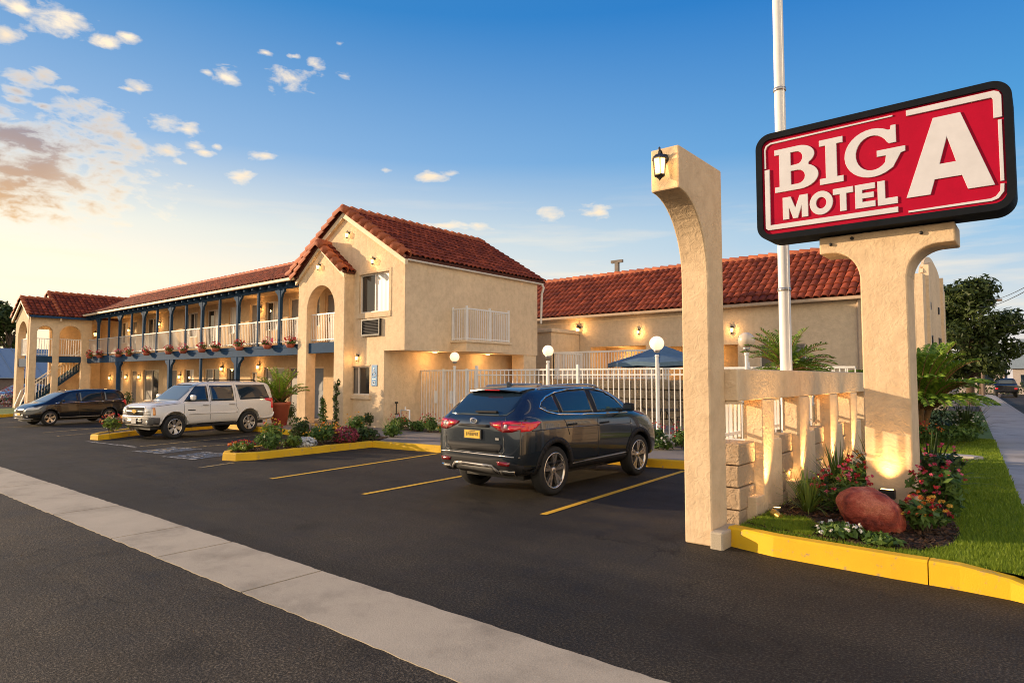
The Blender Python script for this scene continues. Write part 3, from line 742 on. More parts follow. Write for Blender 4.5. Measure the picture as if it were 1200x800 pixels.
def make_tahoe():
    h = R(-83)
    root = thing('parked_suv', 'white boxy full size suv parked facing out in front of the balconied wing', 'car', (-21.92, 9.96, 0), h, local=True); root.scale = (.88, .88, .93)
    ax = (-1.48, 1.48); wr = .40
    st = [(-2.62, .62, 1.06, 1.12, .90, .86, .80), (-2.60, .52, 1.15, 1.30, .95, .915, .82), (-2.57, .47, 1.18, 1.62, .975, .94, .77), (-2.51, .44, 1.18, 1.83, .985, .95, .735), (-2.36, .42, 1.18, 1.875, .99, .955, .72), (-1.0, .40, 1.18, 1.915, .995, .96, .72),
          (-.2, .40, 1.175, 1.91, .995, .96, .72), (.35, .40, 1.17, 1.875, .995, .96, .715), (.62, .40, 1.17, 1.80, .995, .96, .715), (.95, .40, 1.165, 1.56, .995, .955, .76), (1.22, .40, 1.16, 1.34, .995, .95, .82), (1.36, .40, 1.155, 1.255, .995, .945, .84),
          (1.6, .40, 1.14, 1.235, .995, .94, .84), (2.05, .42, 1.10, 1.20, .99, .93, .83), (2.22, .42, 1.06, 1.16, .97, .915, .80), (2.31, .44, 1.01, 1.10, .945, .89, .76), (2.36, .47, .93, 1.01, .91, .86, .72)]
    c = Car(st, ax, wr, .485, crown=.03); c.body(root, 'paint_white'); both = (1, -1)
    for P in ([(1.13, 1.235), (.22, 1.225), (.22, 1.735), (.62, 1.735)], [(.10, 1.225), (-.83, 1.225), (-.83, 1.74), (.10, 1.74)], [(-1.10, 1.245), (-2.42, 1.265), (-2.27, 1.75), (-1.0, 1.755)]):
        c.patch(root, 'side_window', P, 'side', 'glass', .006, sides=both, merge=False)
        c.strip(root, 'window_seal', P, .028, 'side', 'plastic', .004, sides=both, closed=True)
    c.patch(root, 'windscreen', [(-.80, 1.265), (.80, 1.265), (.70, 1.80), (-.70, 1.80)], 'front', 'glass_screen', .006)
    c.patch(root, 'rear_window', [(-.72, 1.25), (.72, 1.25), (.66, 1.76), (-.66, 1.76)], 'rear', 'glass', .006)
    # nose
    c.patch(root, 'grille', [(-.56, 1.05), (.56, 1.05), (.56, .78), (-.56, .78)], 'front', 'grille', .012, .02)
    c.strip(root, 'grille_bar', [(-.58, .925), (.58, .925)], .055, 'front', 'paint_white', .03, .02, (1,))
    c.strip(root, 'grille_surround', [(-.58, 1.06), (.58, 1.06), (.58, .77), (-.58, .77)], .03, 'front', 'paint_white', .022, .02, (1,), True)
    gx = c.hit('front', 0, .925)[0].x+.03; bt = MB()
    bt.prism([(-.15, -.042), (-.055, -.042), (-.045, -.062), (.055, -.062), (.045, -.042), (.14, -.042), (.155, .042), (.055, .042), (.045, .062), (-.055, .062), (-.045, .042), (-.145, .042)], lambda a, b, d: (gx+d, a, .925+b), 0, .02); bt.build('maker_badge', 'gold', root)
    for k in both:
        hl = c.patch(root, 'headlight', [(k*.62, 1.07), (k*.90, 1.06), (k*.93, .80), (k*.62, .80)], 'front', 'lens', .014, .02)
        c.strip(hl, 'lens_divider', [(k*.63, .93), (k*.90, .93)], .03, 'front', 'silver', .02, .01, (1,))
        c.patch(hl, 'indicator', [(2.17, 1.05), (2.25, 1.045), (2.25, .82), (2.21, .80), (2.17, .82)], 'side', 'amber', .014, .02, (k,))
        c.patch(root, 'fog_lamp', [(k*.78+.06*math.cos(t), .575+.06*math.sin(t)) for t in np.linspace(0, 6.0, 12)], 'front', 'silver', .03, .01)
        c.patch(root, 'tail_light', [(k*.80, 1.26), (k*.96, 1.26), (k*.97, .88), (k*.80, .88)], 'rear', 'red_lens', .014, .02)
        c.patch(root, 'tail_light', [(-2.55, 1.25), (-2.47, 1.25), (-2.47, .88), (-2.56, .88)], 'side', 'red_lens', .012, .02, (k,))
    c.patch(root, 'front_bumper', [(-.96, .74), (.96, .74), (.98, .60), (.90, .50), (-.90, .50), (-.98, .60)], 'front', 'bumper_grey', .022, .03)
    c.patch(root, 'front_bumper', [(2.02, .72), (2.33, .74), (2.33, .52), (2.02, .50)], 'side', 'bumper_grey', .014, .03, both)
    c.patch(root, 'air_intake', [(-.50, .70), (.50, .70), (.46, .53), (-.46, .53)], 'front', 'black', .028)
    c.strip(root, 'intake_bar', [(-.5, .61), (.5, .61)], .03, 'front', 'silver', .036, .01, (1,))
    px = c.hit('front', 0, .6)[0].x+.045; MB().box(px, px+.012, -.16, .16, .53, .70).build('front_plate', 'lens', root)
    c.strip(root, 'bumper_top', [(-.93, .755), (.93, .755)], .05, 'front', 'paint_white', .026, .02, (1,))
    # flanks
    for a in ax: c.strip(root, 'arch_lip', arcpts(a, wr+.02, .50, -5, 185, 20), .035, 'side', 'paint_white', .010, .02, both)
    c.strip(root, 'side_moulding', [(1.0, .80), (-.95, .80)], .045, 'side', 'paint_white', .014, .01, both)
    c.patch(root, 'rocker_panel', [(.97, .47), (-.97, .47), (-.97, .405), (.97, .405)], 'side', 'plastic', .010, sides=both)
    for sg in both: MB().beam((.92, sg*1.02, .40), (-.92, sg*1.02, .40), .16, .045).build('running_board', 'plastic', root)
    for seam in ([(1.16, 1.22), (1.14, .5)], [(.15, 1.8), (.15, .5)], [(-.92, 1.8), (-.92, 1.0), (-1.0, .86)], [(1.28, 1.17), (2.2, 1.09)]):
        c.strip(root, 'door_seam', seam, .011, 'side', 'plastic', .002, sides=both)
    c.strip(root, 'nameplate', [(1.02, .93), (.74, .93)], .03, 'side', 'plastic', .008, sides=both)
    handles(c, root, [(.34, 1.085), (-.72, 1.085)], 'silver', both)
    mirror_unit(root, .93, .97, 1.27, 'paint_white', 1.25)
    for sg in both:
        rr = MB(); rr.tube([(-1.95, sg*.66, 1.88), (-1.9, sg*.66, 1.945), (-.8, sg*.66, 1.965), (.05, sg*.66, 1.95), (.1, sg*.66, 1.89)], .018, 8); rr.build('roof_rail', 'plastic', root)
    c.patch(root, 'rear_bumper', [(-.95, .74), (.95, .74), (.95, .52), (-.95, .52)], 'rear', 'paint_white', .05, .03)
    for a in ax:
        for sg in both: wheel(root, a, sg*.86, wr, .27, 6, False, 1, .64, sg)
    u = MB(); u.box(-2.3, 2.2, -.7, .7, .32, .45); u.build('underbody', 'black', root)
    return root

def make_van():
    h = R(-81)
    root = thing('parked_minivan', 'black minivan parked facing out beside the stair tower', 'car', (-31.35, 9.0, 0), h, local=True)
    ax = (-1.32, 1.32); wr = .33
    st = [(-2.22, .50, .95, 1.02, .66, .62, .56), (-2.19, .40, 1.0, 1.12, .80, .75, .66), (-2.12, .34, 1.02, 1.30, .85, .80, .67), (-2.0, .30, 1.03, 1.50, .875, .83, .645), (-1.86, .28, 1.03, 1.585, .88, .84, .63), (-1.2, .26, 1.02, 1.625, .885, .85, .63), (-.4, .25, 1.0, 1.635, .885, .85, .63),
          (.2, .25, .985, 1.60, .885, .85, .62), (.6, .25, .975, 1.51, .885, .85, .62), (1.0, .25, .97, 1.33, .885, .85, .65), (1.35, .25, .96, 1.14, .885, .84, .70), (1.55, .26, .945, 1.055, .885, .825, .72), (1.85, .27, .88, .985, .86, .78, .67), (2.05, .28, .80, .88, .80, .72, .6), (2.18, .30, .70, .77, .70, .63, .5), (2.23, .36, .60, .66, .58, .53, .42)]
    c = Car(st, ax, wr, .385); c.body(root, 'paint_black'); both = (1, -1)
    for P in ([(1.02, 1.02), (.12, 1.035), (.12, 1.475), (.42, 1.44), (.62, 1.33)], [(.02, 1.035), (-1.0, 1.065), (-1.0, 1.51), (.02, 1.49)], [(-1.12, 1.07), (-1.95, 1.14), (-1.80, 1.43), (-1.66, 1.49), (-1.12, 1.51)]):
        c.patch(root, 'side_window', P, 'side', 'glass', .006, sides=both, merge=False)
    c.strip(root, 'window_chrome', [(1.1, 1.01), (.1, 1.02), (-1.0, 1.045), (-2.0, 1.12)], .02, 'side', 'chrome', .010, sides=both)
    c.patch(root, 'windscreen', [(-.64, 1.07), (.64, 1.07), (.56, 1.52), (-.56, 1.52)], 'front', 'glass_screen', .006)
    c.patch(root, 'rear_window', [(-.6, 1.08), (.6, 1.08), (.54, 1.48), (-.54, 1.48)], 'rear', 'glass', .006)
    c.patch(root, 'grille', [(-.40, .72), (.40, .72), (.34, .60), (-.34, .60)], 'front', 'grille', .008)
    c.strip(root, 'grille_chrome', [(-.42, .735), (.42, .735)], .03, 'front', 'chrome', .014, .01, (1,))
    c.patch(root, 'air_intake', [(-.44, .52), (.44, .52), (.38, .37), (-.38, .37)], 'front', 'black', .008)
    c.strip(root, 'bumper_lip', [(-.74, .335), (0, .325), (.74, .335)], .03, 'front', 'silver', .02, .02, (1,))
    px = c.hit('front', 0, .55)[0].x+.012; MB().box(px, px+.01, -.15, .15, .49, .58).build('front_plate', 'plate_yel', root)
    for k in both:
        c.patch(root, 'headlight', [(k*.50, .80), (k*.72, .86), (k*.79, .83), (k*.76, .72), (k*.52, .70)], 'front', 'lens', .010, .02)
        c.patch(root, 'headlight', [(1.60, .90), (1.98, .80), (2.05, .70), (1.80, .74)], 'side', 'lens', .010, .02, (k,))
        c.patch(root, 'fog_lamp', [(k*.62, .46), (k*.70, .46), (k*.70, .40), (k*.62, .40)], 'front', 'lens', .01)
        c.patch(root, 'tail_light', [(k*.66, 1.08), (k*.84, 1.08), (k*.84, .84), (k*.68, .84)], 'rear', 'red_lens', .010, .02)
        c.patch(root, 'tail_light', [(-2.16, 1.06), (-2.02, 1.08), (-1.98, .98), (-2.17, .86)], 'side', 'red_lens', .010, .02, (k,))
    for a in ax: c.strip(root, 'arch_lip', arcpts(a, wr+.02, .405, -5, 185, 18), .03, 'side', 'paint_black', .010, .02, both)
    for seam in ([(.07, 1.5), (.07, .4)], [(1.1, 1.0), (1.02, .42)], [(-1.05, 1.5), (-1.05, .9), (-.95, .75)], [(-1.1, .93), (-2.0, .93)]):
        c.strip(root, 'door_seam', seam, .010, 'side', 'black', .002, sides=both)
    c.strip(root, 'sill_strip', [(.9, .34), (-.9, .34)], .04, 'side', 'silver', .010, .01, both)
    handles(c, root, [(.22, .93), (-.86, .95)], 'paint_black', both)
    mirror_unit(root, .86, .84, 1.04, 'paint_black', .95)
    for a in ax:
        for sg in both: wheel(root, a, sg*.76, wr, .22, 5, False, 1, .68, sg)
    u = MB(); u.box(-2.0, 2.0, -.6, .6, .20, .32); u.build('underbody', 'black', root)
    root.scale = (.85, .85, .87)
    return root

def make_far_car(name, label, loc, rz, paint, tall=1.0, pickup=False):
    root = thing(name, label, 'car' if not pickup else 'truck', loc, rz, local=True)
    ax = (-1.35, 1.35); wr = .34
    if pickup:
        st = [(-2.6, .5, 1.1, 1.14, .9, .88, .84), (-2.5, .45, 1.15, 1.19, .95, .93, .88), (-.9, .42, 1.15, 1.19, .96, .94, .88), (-.82, .42, 1.15, 1.60, .96, .94, .72), (-.7, .42, 1.15, 1.82, .96, .94, .70), (.5, .42, 1.15, 1.84, .96, .94, .70), (.9, .42, 1.15, 1.6, .96, .94, .72), (1.3, .42, 1.13, 1.22, .96, .93, .80), (2.2, .42, 1.05, 1.15, .94, .9, .78), (2.45, .45, .9, 1.0, .86, .82, .7)]
    else:
        st = [(-2.2, .45, .85, .95, .7, .66, .58), (-2.1, .32, .92, 1.04, .84, .80, .70), (-1.6, .27, .93, 1.12, .88, .84, .68), (-1.1, .26, .92, 1.36, .88, .84, .60), (-.4, .26, .91, 1.45, .88, .84, .58), (.3, .26, .90, 1.40, .88, .84, .58), (.9, .26, .89, 1.12, .88, .83, .66), (1.2, .26, .87, .98, .88, .81, .70), (1.9, .28, .78, .86, .83, .74, .62), (2.2, .34, .60, .67, .64, .58, .45)]
    c = Car(st, ax, wr, .39); c.body(root, paint); both = (1, -1)
    if pickup:
        win = [[(.95, 1.2), (.0, 1.2), (.0, 1.72), (.55, 1.70)], [(-.08, 1.2), (-.66, 1.2), (-.62, 1.70), (-.08, 1.72)]]
    else: win = [[(.78, .95), (-.1, .95), (-.1, 1.34), (.25, 1.31)], [(-.18, .95), (-1.3, .98), (-1.0, 1.28), (-.18, 1.35)]]
    for P in win: c.patch(root, 'side_window', P, 'side', 'glass', .006, sides=both, merge=False)
    z0, z1 = (1.24, 1.74) if pickup else (.99, 1.35)
    c.patch(root, 'windscreen', [(-.6, z0), (.6, z0), (.54, z1), (-.54, z1)], 'front', 'glass_screen', .006)
    c.patch(root, 'rear_window', [(-.56, z0+.04), (.56, z0+.04), (.5, z1), (-.5, z1)], 'rear', 'glass', .006)
    for k in both:
        c.patch(root, 'tail_light', [(k*.62, .92), (k*.84, .92), (k*.84, .74), (k*.62, .74)], 'rear', 'red_lens', .01)
        c.patch(root, 'headlight', [(k*.45, .72), (k*.72, .76), (k*.76, .64), (k*.48, .60)], 'front', 'lens', .01)
    for a in ax:
        for sg in both: wheel(root, a, sg*.76, wr, .21, 5, False, 1, .66, sg)
    return root
make_suv(); make_tahoe(); make_van()
make_far_car('parked_car', 'small pale blue car half hidden beyond the stair tower', (-58.2, 13.6, 0), R(-60), 'paint_blue')
make_far_car('parked_pickup', 'dark pickup truck far down the street beside the pavement', (-3.15, 80, 0), R(94), 'paint_black', pickup=True)
# ------------------------------------------------------------------ lamps
LIGHTS = []
def light(name, kind, loc, power, parent=None, col=(1, .56, .20), rad=.05, target=None, angle=70, blend=.6):
    l = bpy.data.lights.new(name, kind); l.energy = power; l.color = col; l.shadow_soft_size = rad
    o = bpy.data.objects.new(name, l); COL.objects.link(o)
    if kind == 'SPOT':
        l.spot_size = R(angle); l.spot_blend = blend
        d = Vector(target)-Vector(loc); o.rotation_euler = d.to_track_quat('-Z', 'Y').to_euler()
    if parent is not None: o.parent = parent; o.location = Vector(loc)-OFF.get(parent.name, Vector())
    else: o.location = loc
    return o
def lantern_proto():
    root = thing('wall_lantern', 'proto', 'lamp', (0, 0, 0), local=True)   # wall at y=0, lamp stands out towards -y
    m = MB(); m.lathe([(.001, -.02), (.065, -.02), (.065, 0), (.001, 0)], (0, 0, .02), 14, 'y'); m.tube([(0, -.02, .02), (0, -.07, .10), (0, -.11, .11), (0, -.12, .06)], .013, 6); m.build('bracket', 'black', root)
    m = MB(); m.lathe([(.001, .10), (.018, .09), (.02, .06), (.055, .045), (.10, 0), (.098, -.012), (.001, -.012)], (0, -.12, 0), 6, smooth=False); m.lathe([(.012, .10), (.016, .13), (.001, .15)], (0, -.12, 0), 8); cap = m.build('cap', 'black', root)
    m = MB(); m.lathe([(.078, -.014), (.060, -.20), (.001, -.20)], (0, -.12, 0), 6, smooth=False); m.build('glass', 'lamp', root)
    m = MB()
    for k in range(6):
        a = math.pi*2*k/6; m.beam((math.cos(a)*.082, -.12+math.sin(a)*.082, -.01), (math.cos(a)*.064, -.12+math.sin(a)*.064, -.205), .012)
    m.lathe([(.07, -.20), (.07, -.215), (.03, -.24), (.012, -.26), (.001, -.28)], (0, -.12, 0), 6, smooth=False); m.build('cage', 'black', root)
    return root
LP = lantern_proto(); LP_USED = [False]
def lantern(label, x, y, z, group, power=6, scale=1.0, rz=0, rad=.05):
    o = LP if not LP_USED[0] else copy_tree(LP); LP_USED[0] = True
    o.location = (x, y, z+.05); o.rotation_euler = (0, 0, rz); o.scale = (scale,)*3
    o['label'] = label; o['group'] = group
    d = Vector((math.sin(rz)*1, -math.cos(rz), 0))
    light('lantern_light', 'POINT', Vector((x, y, z-.06))+d*.30*scale, power, rad=rad)
    return o

def window(parent, x0, x1, z0, z1, Y, split=True, cur='curtain', frame='white_frame', lab=None, curtain_side=1, fw=.05, depth=.10):
    """sliding window set back in its opening in a wall facing -y: frame > pane, curtain"""
    y = Y+depth; f = MB(); xm = (x0+x1)/2
    f.box(x0, x0+fw, y-.03, y+.05, z0, z1); f.box(x1-fw, x1, y-.03, y+.05, z0, z1)
    f.box(x0+fw, x1-fw, y-.028, y+.05, z0, z0+fw); f.box(x0+fw, x1-fw, y-.028, y+.05, z1-fw, z1)
    if split: f.box(xm-fw*.5, xm+fw*.5, y-.035, y+.045, z0+fw, z1-fw)
    fo = f.build('window', frame, parent, lab)
    MB().box(x0+fw*.9, x1-fw*.9, y+.015, y+.025, z0+fw*.9, z1-fw*.9).build('pane', 'glass_win' if cur is None or split else 'glass_win', fo)
    if cur:
        a, b = (xm, x1-fw) if curtain_side > 0 else (x0+fw, xm)
        if not split: a, b = x0+fw, x1-fw
        MB().box(a, b, y+.002, y+.010, z0+fw, z1-fw).build('curtain', cur, fo)
    return fo
def door(parent, x0, x1, z0, z1, Y, mat='door', depth=.10):
    y = Y+depth; f = MB(); w = .06
    f.box(x0, x0+w, y-.05, y+.03, z0, z1); f.box(x1-w, x1, y-.05, y+.03, z0, z1); f.box(x0+w, x1-w, y-.048, y+.03, z1-w, z1)
    fo = f.build('door_frame', 'trim', parent)
    d = MB(); d.box(x0+w, x1-w, y, y+.04, z0+.01, z1-w)
    n = 2
    for (a, b) in ((.12, .46), (.54, .92)):
        h = z1-z0; d.box(x0+w+.12, x1-w-.12, y-.012, y, z0+h*a, z0+h*b)
    do = d.build('door', mat, parent, bevel=.006)
    k = MB(); k.lathe([(.001, -.06), (.028, -.055), (.03, -.03), (.012, -.02), (.012, 0)], (x1-w-.08, y, z0+.98), 10, 'y'); k.build('handle', 'silver', do)

# ------------------------------------------------------------------ gabled block in the middle
GY, PY = 14.4, 14.0
def gable_block():
    t = thing('gable_block', 'cream stucco two storey block with red tiled gable and side overhang', 'building', (-20, 14.4, 0))
    w = MB(); xr, xl = -16.69, -23.5
    up = [(-19.2, -17.52, 4.22, 5.62), (-18.94, -17.92, 3.38, 3.98)]; lo = [(-19.97, -18.56, 1.27, 2.30)]
    w.wall(-19.62, xr, 2.83, 5.7, up, XZ(GY), 0, .25)
    w.wall(-19.62, -17.76, 0, 2.83, lo, XZ(GY), 0, .25)
    w.prism([(xl, 5.7), (xr, 5.7), (xr, 6.05), (-20.1, 8.12), (xl, 6.05)], XZ(GY), 0, .25)
    # side walls
    w.box(xr-.25, xr, GY+.25, 21.8, 2.83, 6.05)
    w.box(-18.0, -17.76, GY+.25, 21.8, 0, 2.83)
    w.box(-23.5, xr-.25, 21.55, 21.8, 0, 6.05)
    w.box(-17.76, xr-.25, GY+.25, 21.55, 2.835, 2.95)       # soffit slab of the overhang
    w.box(-19.85, -19.62, GY+.02, 16.5, 0, 5.7)
    wo = w.build('wall', 'stucco', t)
    pr = MB(); pr.box(-17.35, -16.72, 20.9, 21.75, 0, 2.83)
    pr.build('pier', 'stucco', t)
    # back of the porch: passage walls
    b = MB(); b.box(-22.54, -19.86, 14.43, 15.79, 2.90, 3.19); b.build('porch_deck', 'stucco_dark', t)
    # windows
    window(t, -19.2, -17.52, 4.22, 5.62, GY, True, 'curtain', curtain_side=1); window(t, -19.97, -18.56, 1.27, 2.30, GY, True, 'curtain_grey', curtain_side=-1)
    s = MB()
    s.box(-19.32, -17.40, GY-.035, GY+.02, 4.02, 4.22); s.box(-19.34, -19.2, GY-.018, GY+.02, 4.222, 5.74); s.box(-17.52, -17.38, GY-.018, GY+.02, 4.222, 5.74); s.box(-19.2, -17.52, GY-.018, GY+.02, 5.622, 5.74)
    s.box(-20.06, -18.46, GY-.08, GY+.02, 1.12, 1.268); s.box(-20.0, -18.52, GY-.016, GY+.02, 2.302, 2.37)
    s.build('window_surround', 'stucco', t, bevel=.012)
    # tiled roof: two slopes
    for sg, xe in ((1, xr+.18), (-1, xl-.18)):
        Y0, Y1 = GY-.12, 22.15; ze = 6.02
        dx = (-20.1-xe); dz = 8.20-ze; L = math.hypot(dx, dz)
        r = MB(); v = Vector((dx, 0, dz)).normalized(); n = Vector((-dz, 0, dx)).normalized()
        if n.z < 0: n = -n
        A, B = Vector((xe, Y0, ze)), Vector((-20.1, Y0, 8.20))
        q = [A, B, B+n*-.10, A+n*-.10]; vs = [tuple(p) for p in q]+[(p.x, Y1, p.z) for p in q]
        d = MB().add(vs, [(0,1,2,3), (7,6,5,4), (0,4,5,1), (1,5,6,2), (2,6,7,3), (3,7,4,0)]); ro = d.build('roof', 'roof_under', t)
        tl = roof_tiles(MB(), (xe, Y0+.1, ze), (0, 1, 0), v, Y1-Y0-.1, L-.05, .245, .34, seed=5+sg); tl.build('roof_tiles', 'tile', ro)
        bt = barrel_row(MB(), A+n*.0+Vector((0, .0, 0)), B+n*.0+Vector((0, .0, 0)), .18, .42, n, 8+sg); bt.build('rake_tiles', 'tile_big', ro)
        tr = MB(); tr.prism([(xe+(-.03 if sg > 0 else .03), ze-.12), (-20.1, 8.07), (-20.1, 7.88), (xe+(-.03 if sg > 0 else .03), ze-.30)], XZ(GY-.13), 0, .13); tr.build('barge_board', 'trim', ro)
    rd = barrel_row(MB(), (-20.1, GY-.14, 8.20), (-20.1, 22.1, 8.20), .135, .42, (0, 0, 1), 4); rd.build('ridge_tiles', 'tile_big', t)
    g = MB(); g.box(xr-.02, xr+.13, GY+.02, 22.1, 5.88, 6.0); g.build('gutter', 'white_frame', t, bevel=.02)
    g = MB(); g.tube([(xr+.10, 22.0, 5.9), (xr+.16, 22.05, 5.75), (xr+.06, 22.05, 5.5), (xr+.04, 22.0, 4.2)], .05, 8); g.build('downpipe', 'white_frame', t)
    # balcony on the overhang side
    k = MB(); k.box(xr, -15.92, 16.62, 19.05, 2.832, 3.16); bo = k.build('balcony', 'stucco', t)
    k = MB(); k.box(xr, -15.86, 16.56, 19.11, 3.16, 3.24); k.build('ledge', 'trim', bo, bevel=.01)
    k = MB(); railing(k, (-15.95, 16.66), (-15.95, 19.0), 3.24, 4.40); railing(k, (xr+.03, 16.66), (-15.95, 16.66), 3.24, 4.40); railing(k, (xr+.03, 19.0), (-15.95, 19.0), 3.24, 4.40)
    for yy in (16.66, 17.9, 19.0): k.box(-15.98, -15.92, yy-.03, yy+.03, 3.24, 4.48)
    k.box(xr+.01, xr+.07, 16.63, 16.69, 3.24, 4.46); k.build('railing', 'white', bo)
    # arched porch standing proud of the gable
    X0, X1, xa = -22.55, -19.55, -21.05
    P = [(X0, 0), (X0, 5.78), (xa, 6.86), (X1, 5.78), (X1, 0), (-20.15, 0)]+arc(xa, 4.46, .90, 0, 180, 22, .92)+[(-21.95, 0)]
    p = MB(); p.prism(P, XZ(PY), 0, .42); po = p.build('porch', 'stucco', t, bevel=.015)
    k = MB(); k.box(-19.97, -19.55, 14.42, 14.45, 0, 5.6); k.build('porch_return', 'stucco', po)
    for sg in (1, -1):
        xe = xa+sg*1.62; ze = 5.76; dz = 6.98-ze; v = Vector((xa-xe, 0, dz)).normalized(); n = Vector((-dz, 0, xa-xe)).normalized(); n = n if n.z > 0 else -n
        A, B = Vector((xe, PY-.14, ze)), Vector((xa, PY-.14, 6.98)); Y1 = 14.42 if sg > 0 else 17.6
        vs = [tuple(x) for x in (A, B, B-n*.08, A-n*.08)]+[(x.x, Y1, x.z) for x in (A, B, B-n*.08, A-n*.08)]
        ro = MB().add(vs, [(0,1,2,3), (7,6,5,4), (0,4,5,1), (1,5,6,2), (2,6,7,3), (3,7,4,0)]).build('porch_roof', 'roof_under', po)
        roof_tiles(MB(), (xe, PY-.05, ze), (0, 1, 0), v, Y1-PY+.02, (B-A).length-.04, .24, .34, seed=9).build('roof_tiles', 'tile', ro)
        barrel_row(MB(), A+n*.0, B+n*.0, .17, .42, n, 11).build('rake_tiles', 'tile_big', ro)
        MB().prism([(xe-sg*.03, ze-.10), (xa, 6.86), (xa, 6.72), (xe-sg*.03, ze-.24)], XZ(PY-.10), 0, .10).build('barge_board', 'trim', ro)
    barrel_row(MB(), (xa, PY-.16, 6.99), (xa, 14.42, 6.99), .13, .4, (0, 0, 1), 2).build('ridge_tiles', 'tile_big', po)
    k = MB(); k.box(-21.95, -20.15, PY+.10, PY+.36, 2.83, 3.22); k.build('deck_beam', 'blue', po)
    k = MB(); railing(k, (-21.93, PY+.22), (-20.17, PY+.22), 3.28, 4.34); k.build('railing', 'white', po)
    # ceiling lights under the overhang
    for y in (16.3, 19.2):
        k = MB(); k.lathe([(.09, 0), (.085, -.03), (.001, -.035)], (-17.2, y, 2.828), 14); k.build('soffit_light', 'lamp', t)
        light('soffit_glow', 'POINT', (-17.2, y, 2.60), 11)
    light('passage_glow', 'POINT', (-21.0, 15.3, 2.6), 6); light('passage_glow', 'POINT', (-21.0, 15.4, 5.3), 6)
    return t
gable_block()

def ac_unit():
    t = thing('air_conditioner', 'dark louvred air conditioner set in the gable wall under the upper window', 'air conditioner', (-18.43, GY, 3.38))
    f = MB(); x0, x1, z0, z1 = -18.94, -17.92, 3.38, 3.98
    f.box(x0, x0+.05, GY-.10, GY+.15, z0, z1); f.box(x1-.05, x1, GY-.10, GY+.15, z0, z1); f.box(x0+.05, x1-.05, GY-.098, GY+.15, z0, z0+.05); f.box(x0+.05, x1-.05, GY-.098, GY+.15, z1-.05, z1); f.build('casing', 'black', t)
    l = MB()
    for i in range(9):
        z = z0+.07+i*.055; l.add([(x0+.05, GY-.085, z), (x1-.05, GY-.085, z), (x1-.05, GY-.03, z+.045), (x0+.05, GY-.03, z+.045)], [(0, 1, 2, 3)])
    l.build('louvres', 'bumper_grey', t)
    MB().box(x0+.05, x1-.05, GY-.02, GY+.1, z0+.05, z1-.05).build('core', 'black', t)
ac_unit()
def blue_plaque():
    t = thing('access_sign', 'blue wall plaque with white wheelchair symbol beside the lower gable window', 'sign', (-18.27, GY-.005, 1.62))
    MB().box(-18.42, -18.12, GY-.022, GY-.005, 1.60, 2.34).build('panel', 'sign_blue', t)
    s = MB(); y0, y1 = GY-.028, GY-.022; c = -18.28
    s.lathe([(.001, 0), (.032, 0), (.032, .006), (.001, .006)], (c, y0, 2.22), 12, 'y', False)
    s.tube([(c-.012, y0, 2.17), (c, y0, 2.06), (c+.075, y0, 2.055), (c+.10, y0, 1.96), (c+.13, y0, 1.97)], .009, 5)
    s.tube([(c, y0, 2.12), (c+.065, y0, 2.115)], .008, 5)
    s.tube([(c-.01+.085*math.cos(t), y0, 2.01+.085*math.sin(t)) for t in np.linspace(2.1, 5.9, 14)], .008, 5)
    s.box(c-.09, c+.11, y0, y1, 1.83, 1.855); s.tube([(c-.06, y0, 1.70), (c+.02, y0, 1.77), (c+.09, y0, 1.72)], .012, 5); s.box(c-.07, c+.07, y0, y1, 1.645, 1.668)
    s.build('symbol', 'white', t)
blue_plaque()
GL = 'lanterns on the gabled block'
lantern('lit lantern high under the main gable peak', -19.88, GY, 7.22, GL, 2.2, .78)
lantern('lit lantern on gable wall just above the upper window', -18.35, GY, 6.06, GL, 4, .78)
lantern('lit lantern on gable wall above the lower window', -19.2, GY, 2.62, GL, 3, .7)
lantern('lit lantern under the peak of the small arched porch', -21.12, PY, 6.10, GL, 2.2, .75)

# ------------------------------------------------------------------ long balconied wing
WY, WF = 15.8, 14.2
WL = [(-46.25, -45.53, 'w'), (-44.27, -43.33, 'd'), (-42.28, -40.05, 'W'), (-38.53, -37.64, 'd'), (-36.66, -35.52, 'w'), (-34.32, -32.62, 'w'), (-31.82, -30.52, 'w'), (-29.48, -28.89, 'a'), (-28.24, -26.5, 'W'), (-26.18, -25.3, 'd'), (-24.45, -23.45, 'd')]
WU = [(-46.11, -44.97, 'w'), (-44.27, -43.55, 'd'), (-42.01, -40.51, 'W'), (-38.97, -38.25, 'd'), (-36.9, -36.3, 'd'), (-36.3, -35.25, 'w'), (-34.19, -32.77, 'W'), (-31.77, -30.56, 'w'), (-29.7, -28.95, 'd'), (-28.22, -27.09, 'w'), (-26.2, -25.33, 'd'), (-24.5, -23.8, 'w'), (-23.4, -22.6, 'd')]
def hz(k, up): 
    b = 3.24 if up else .15
    return {'d': (b, b+2.2), 'w': (b+.85, b+2.2), 'W': (b+.35, b+2.2), 'a': (b+.9, b+2.0)}[k]
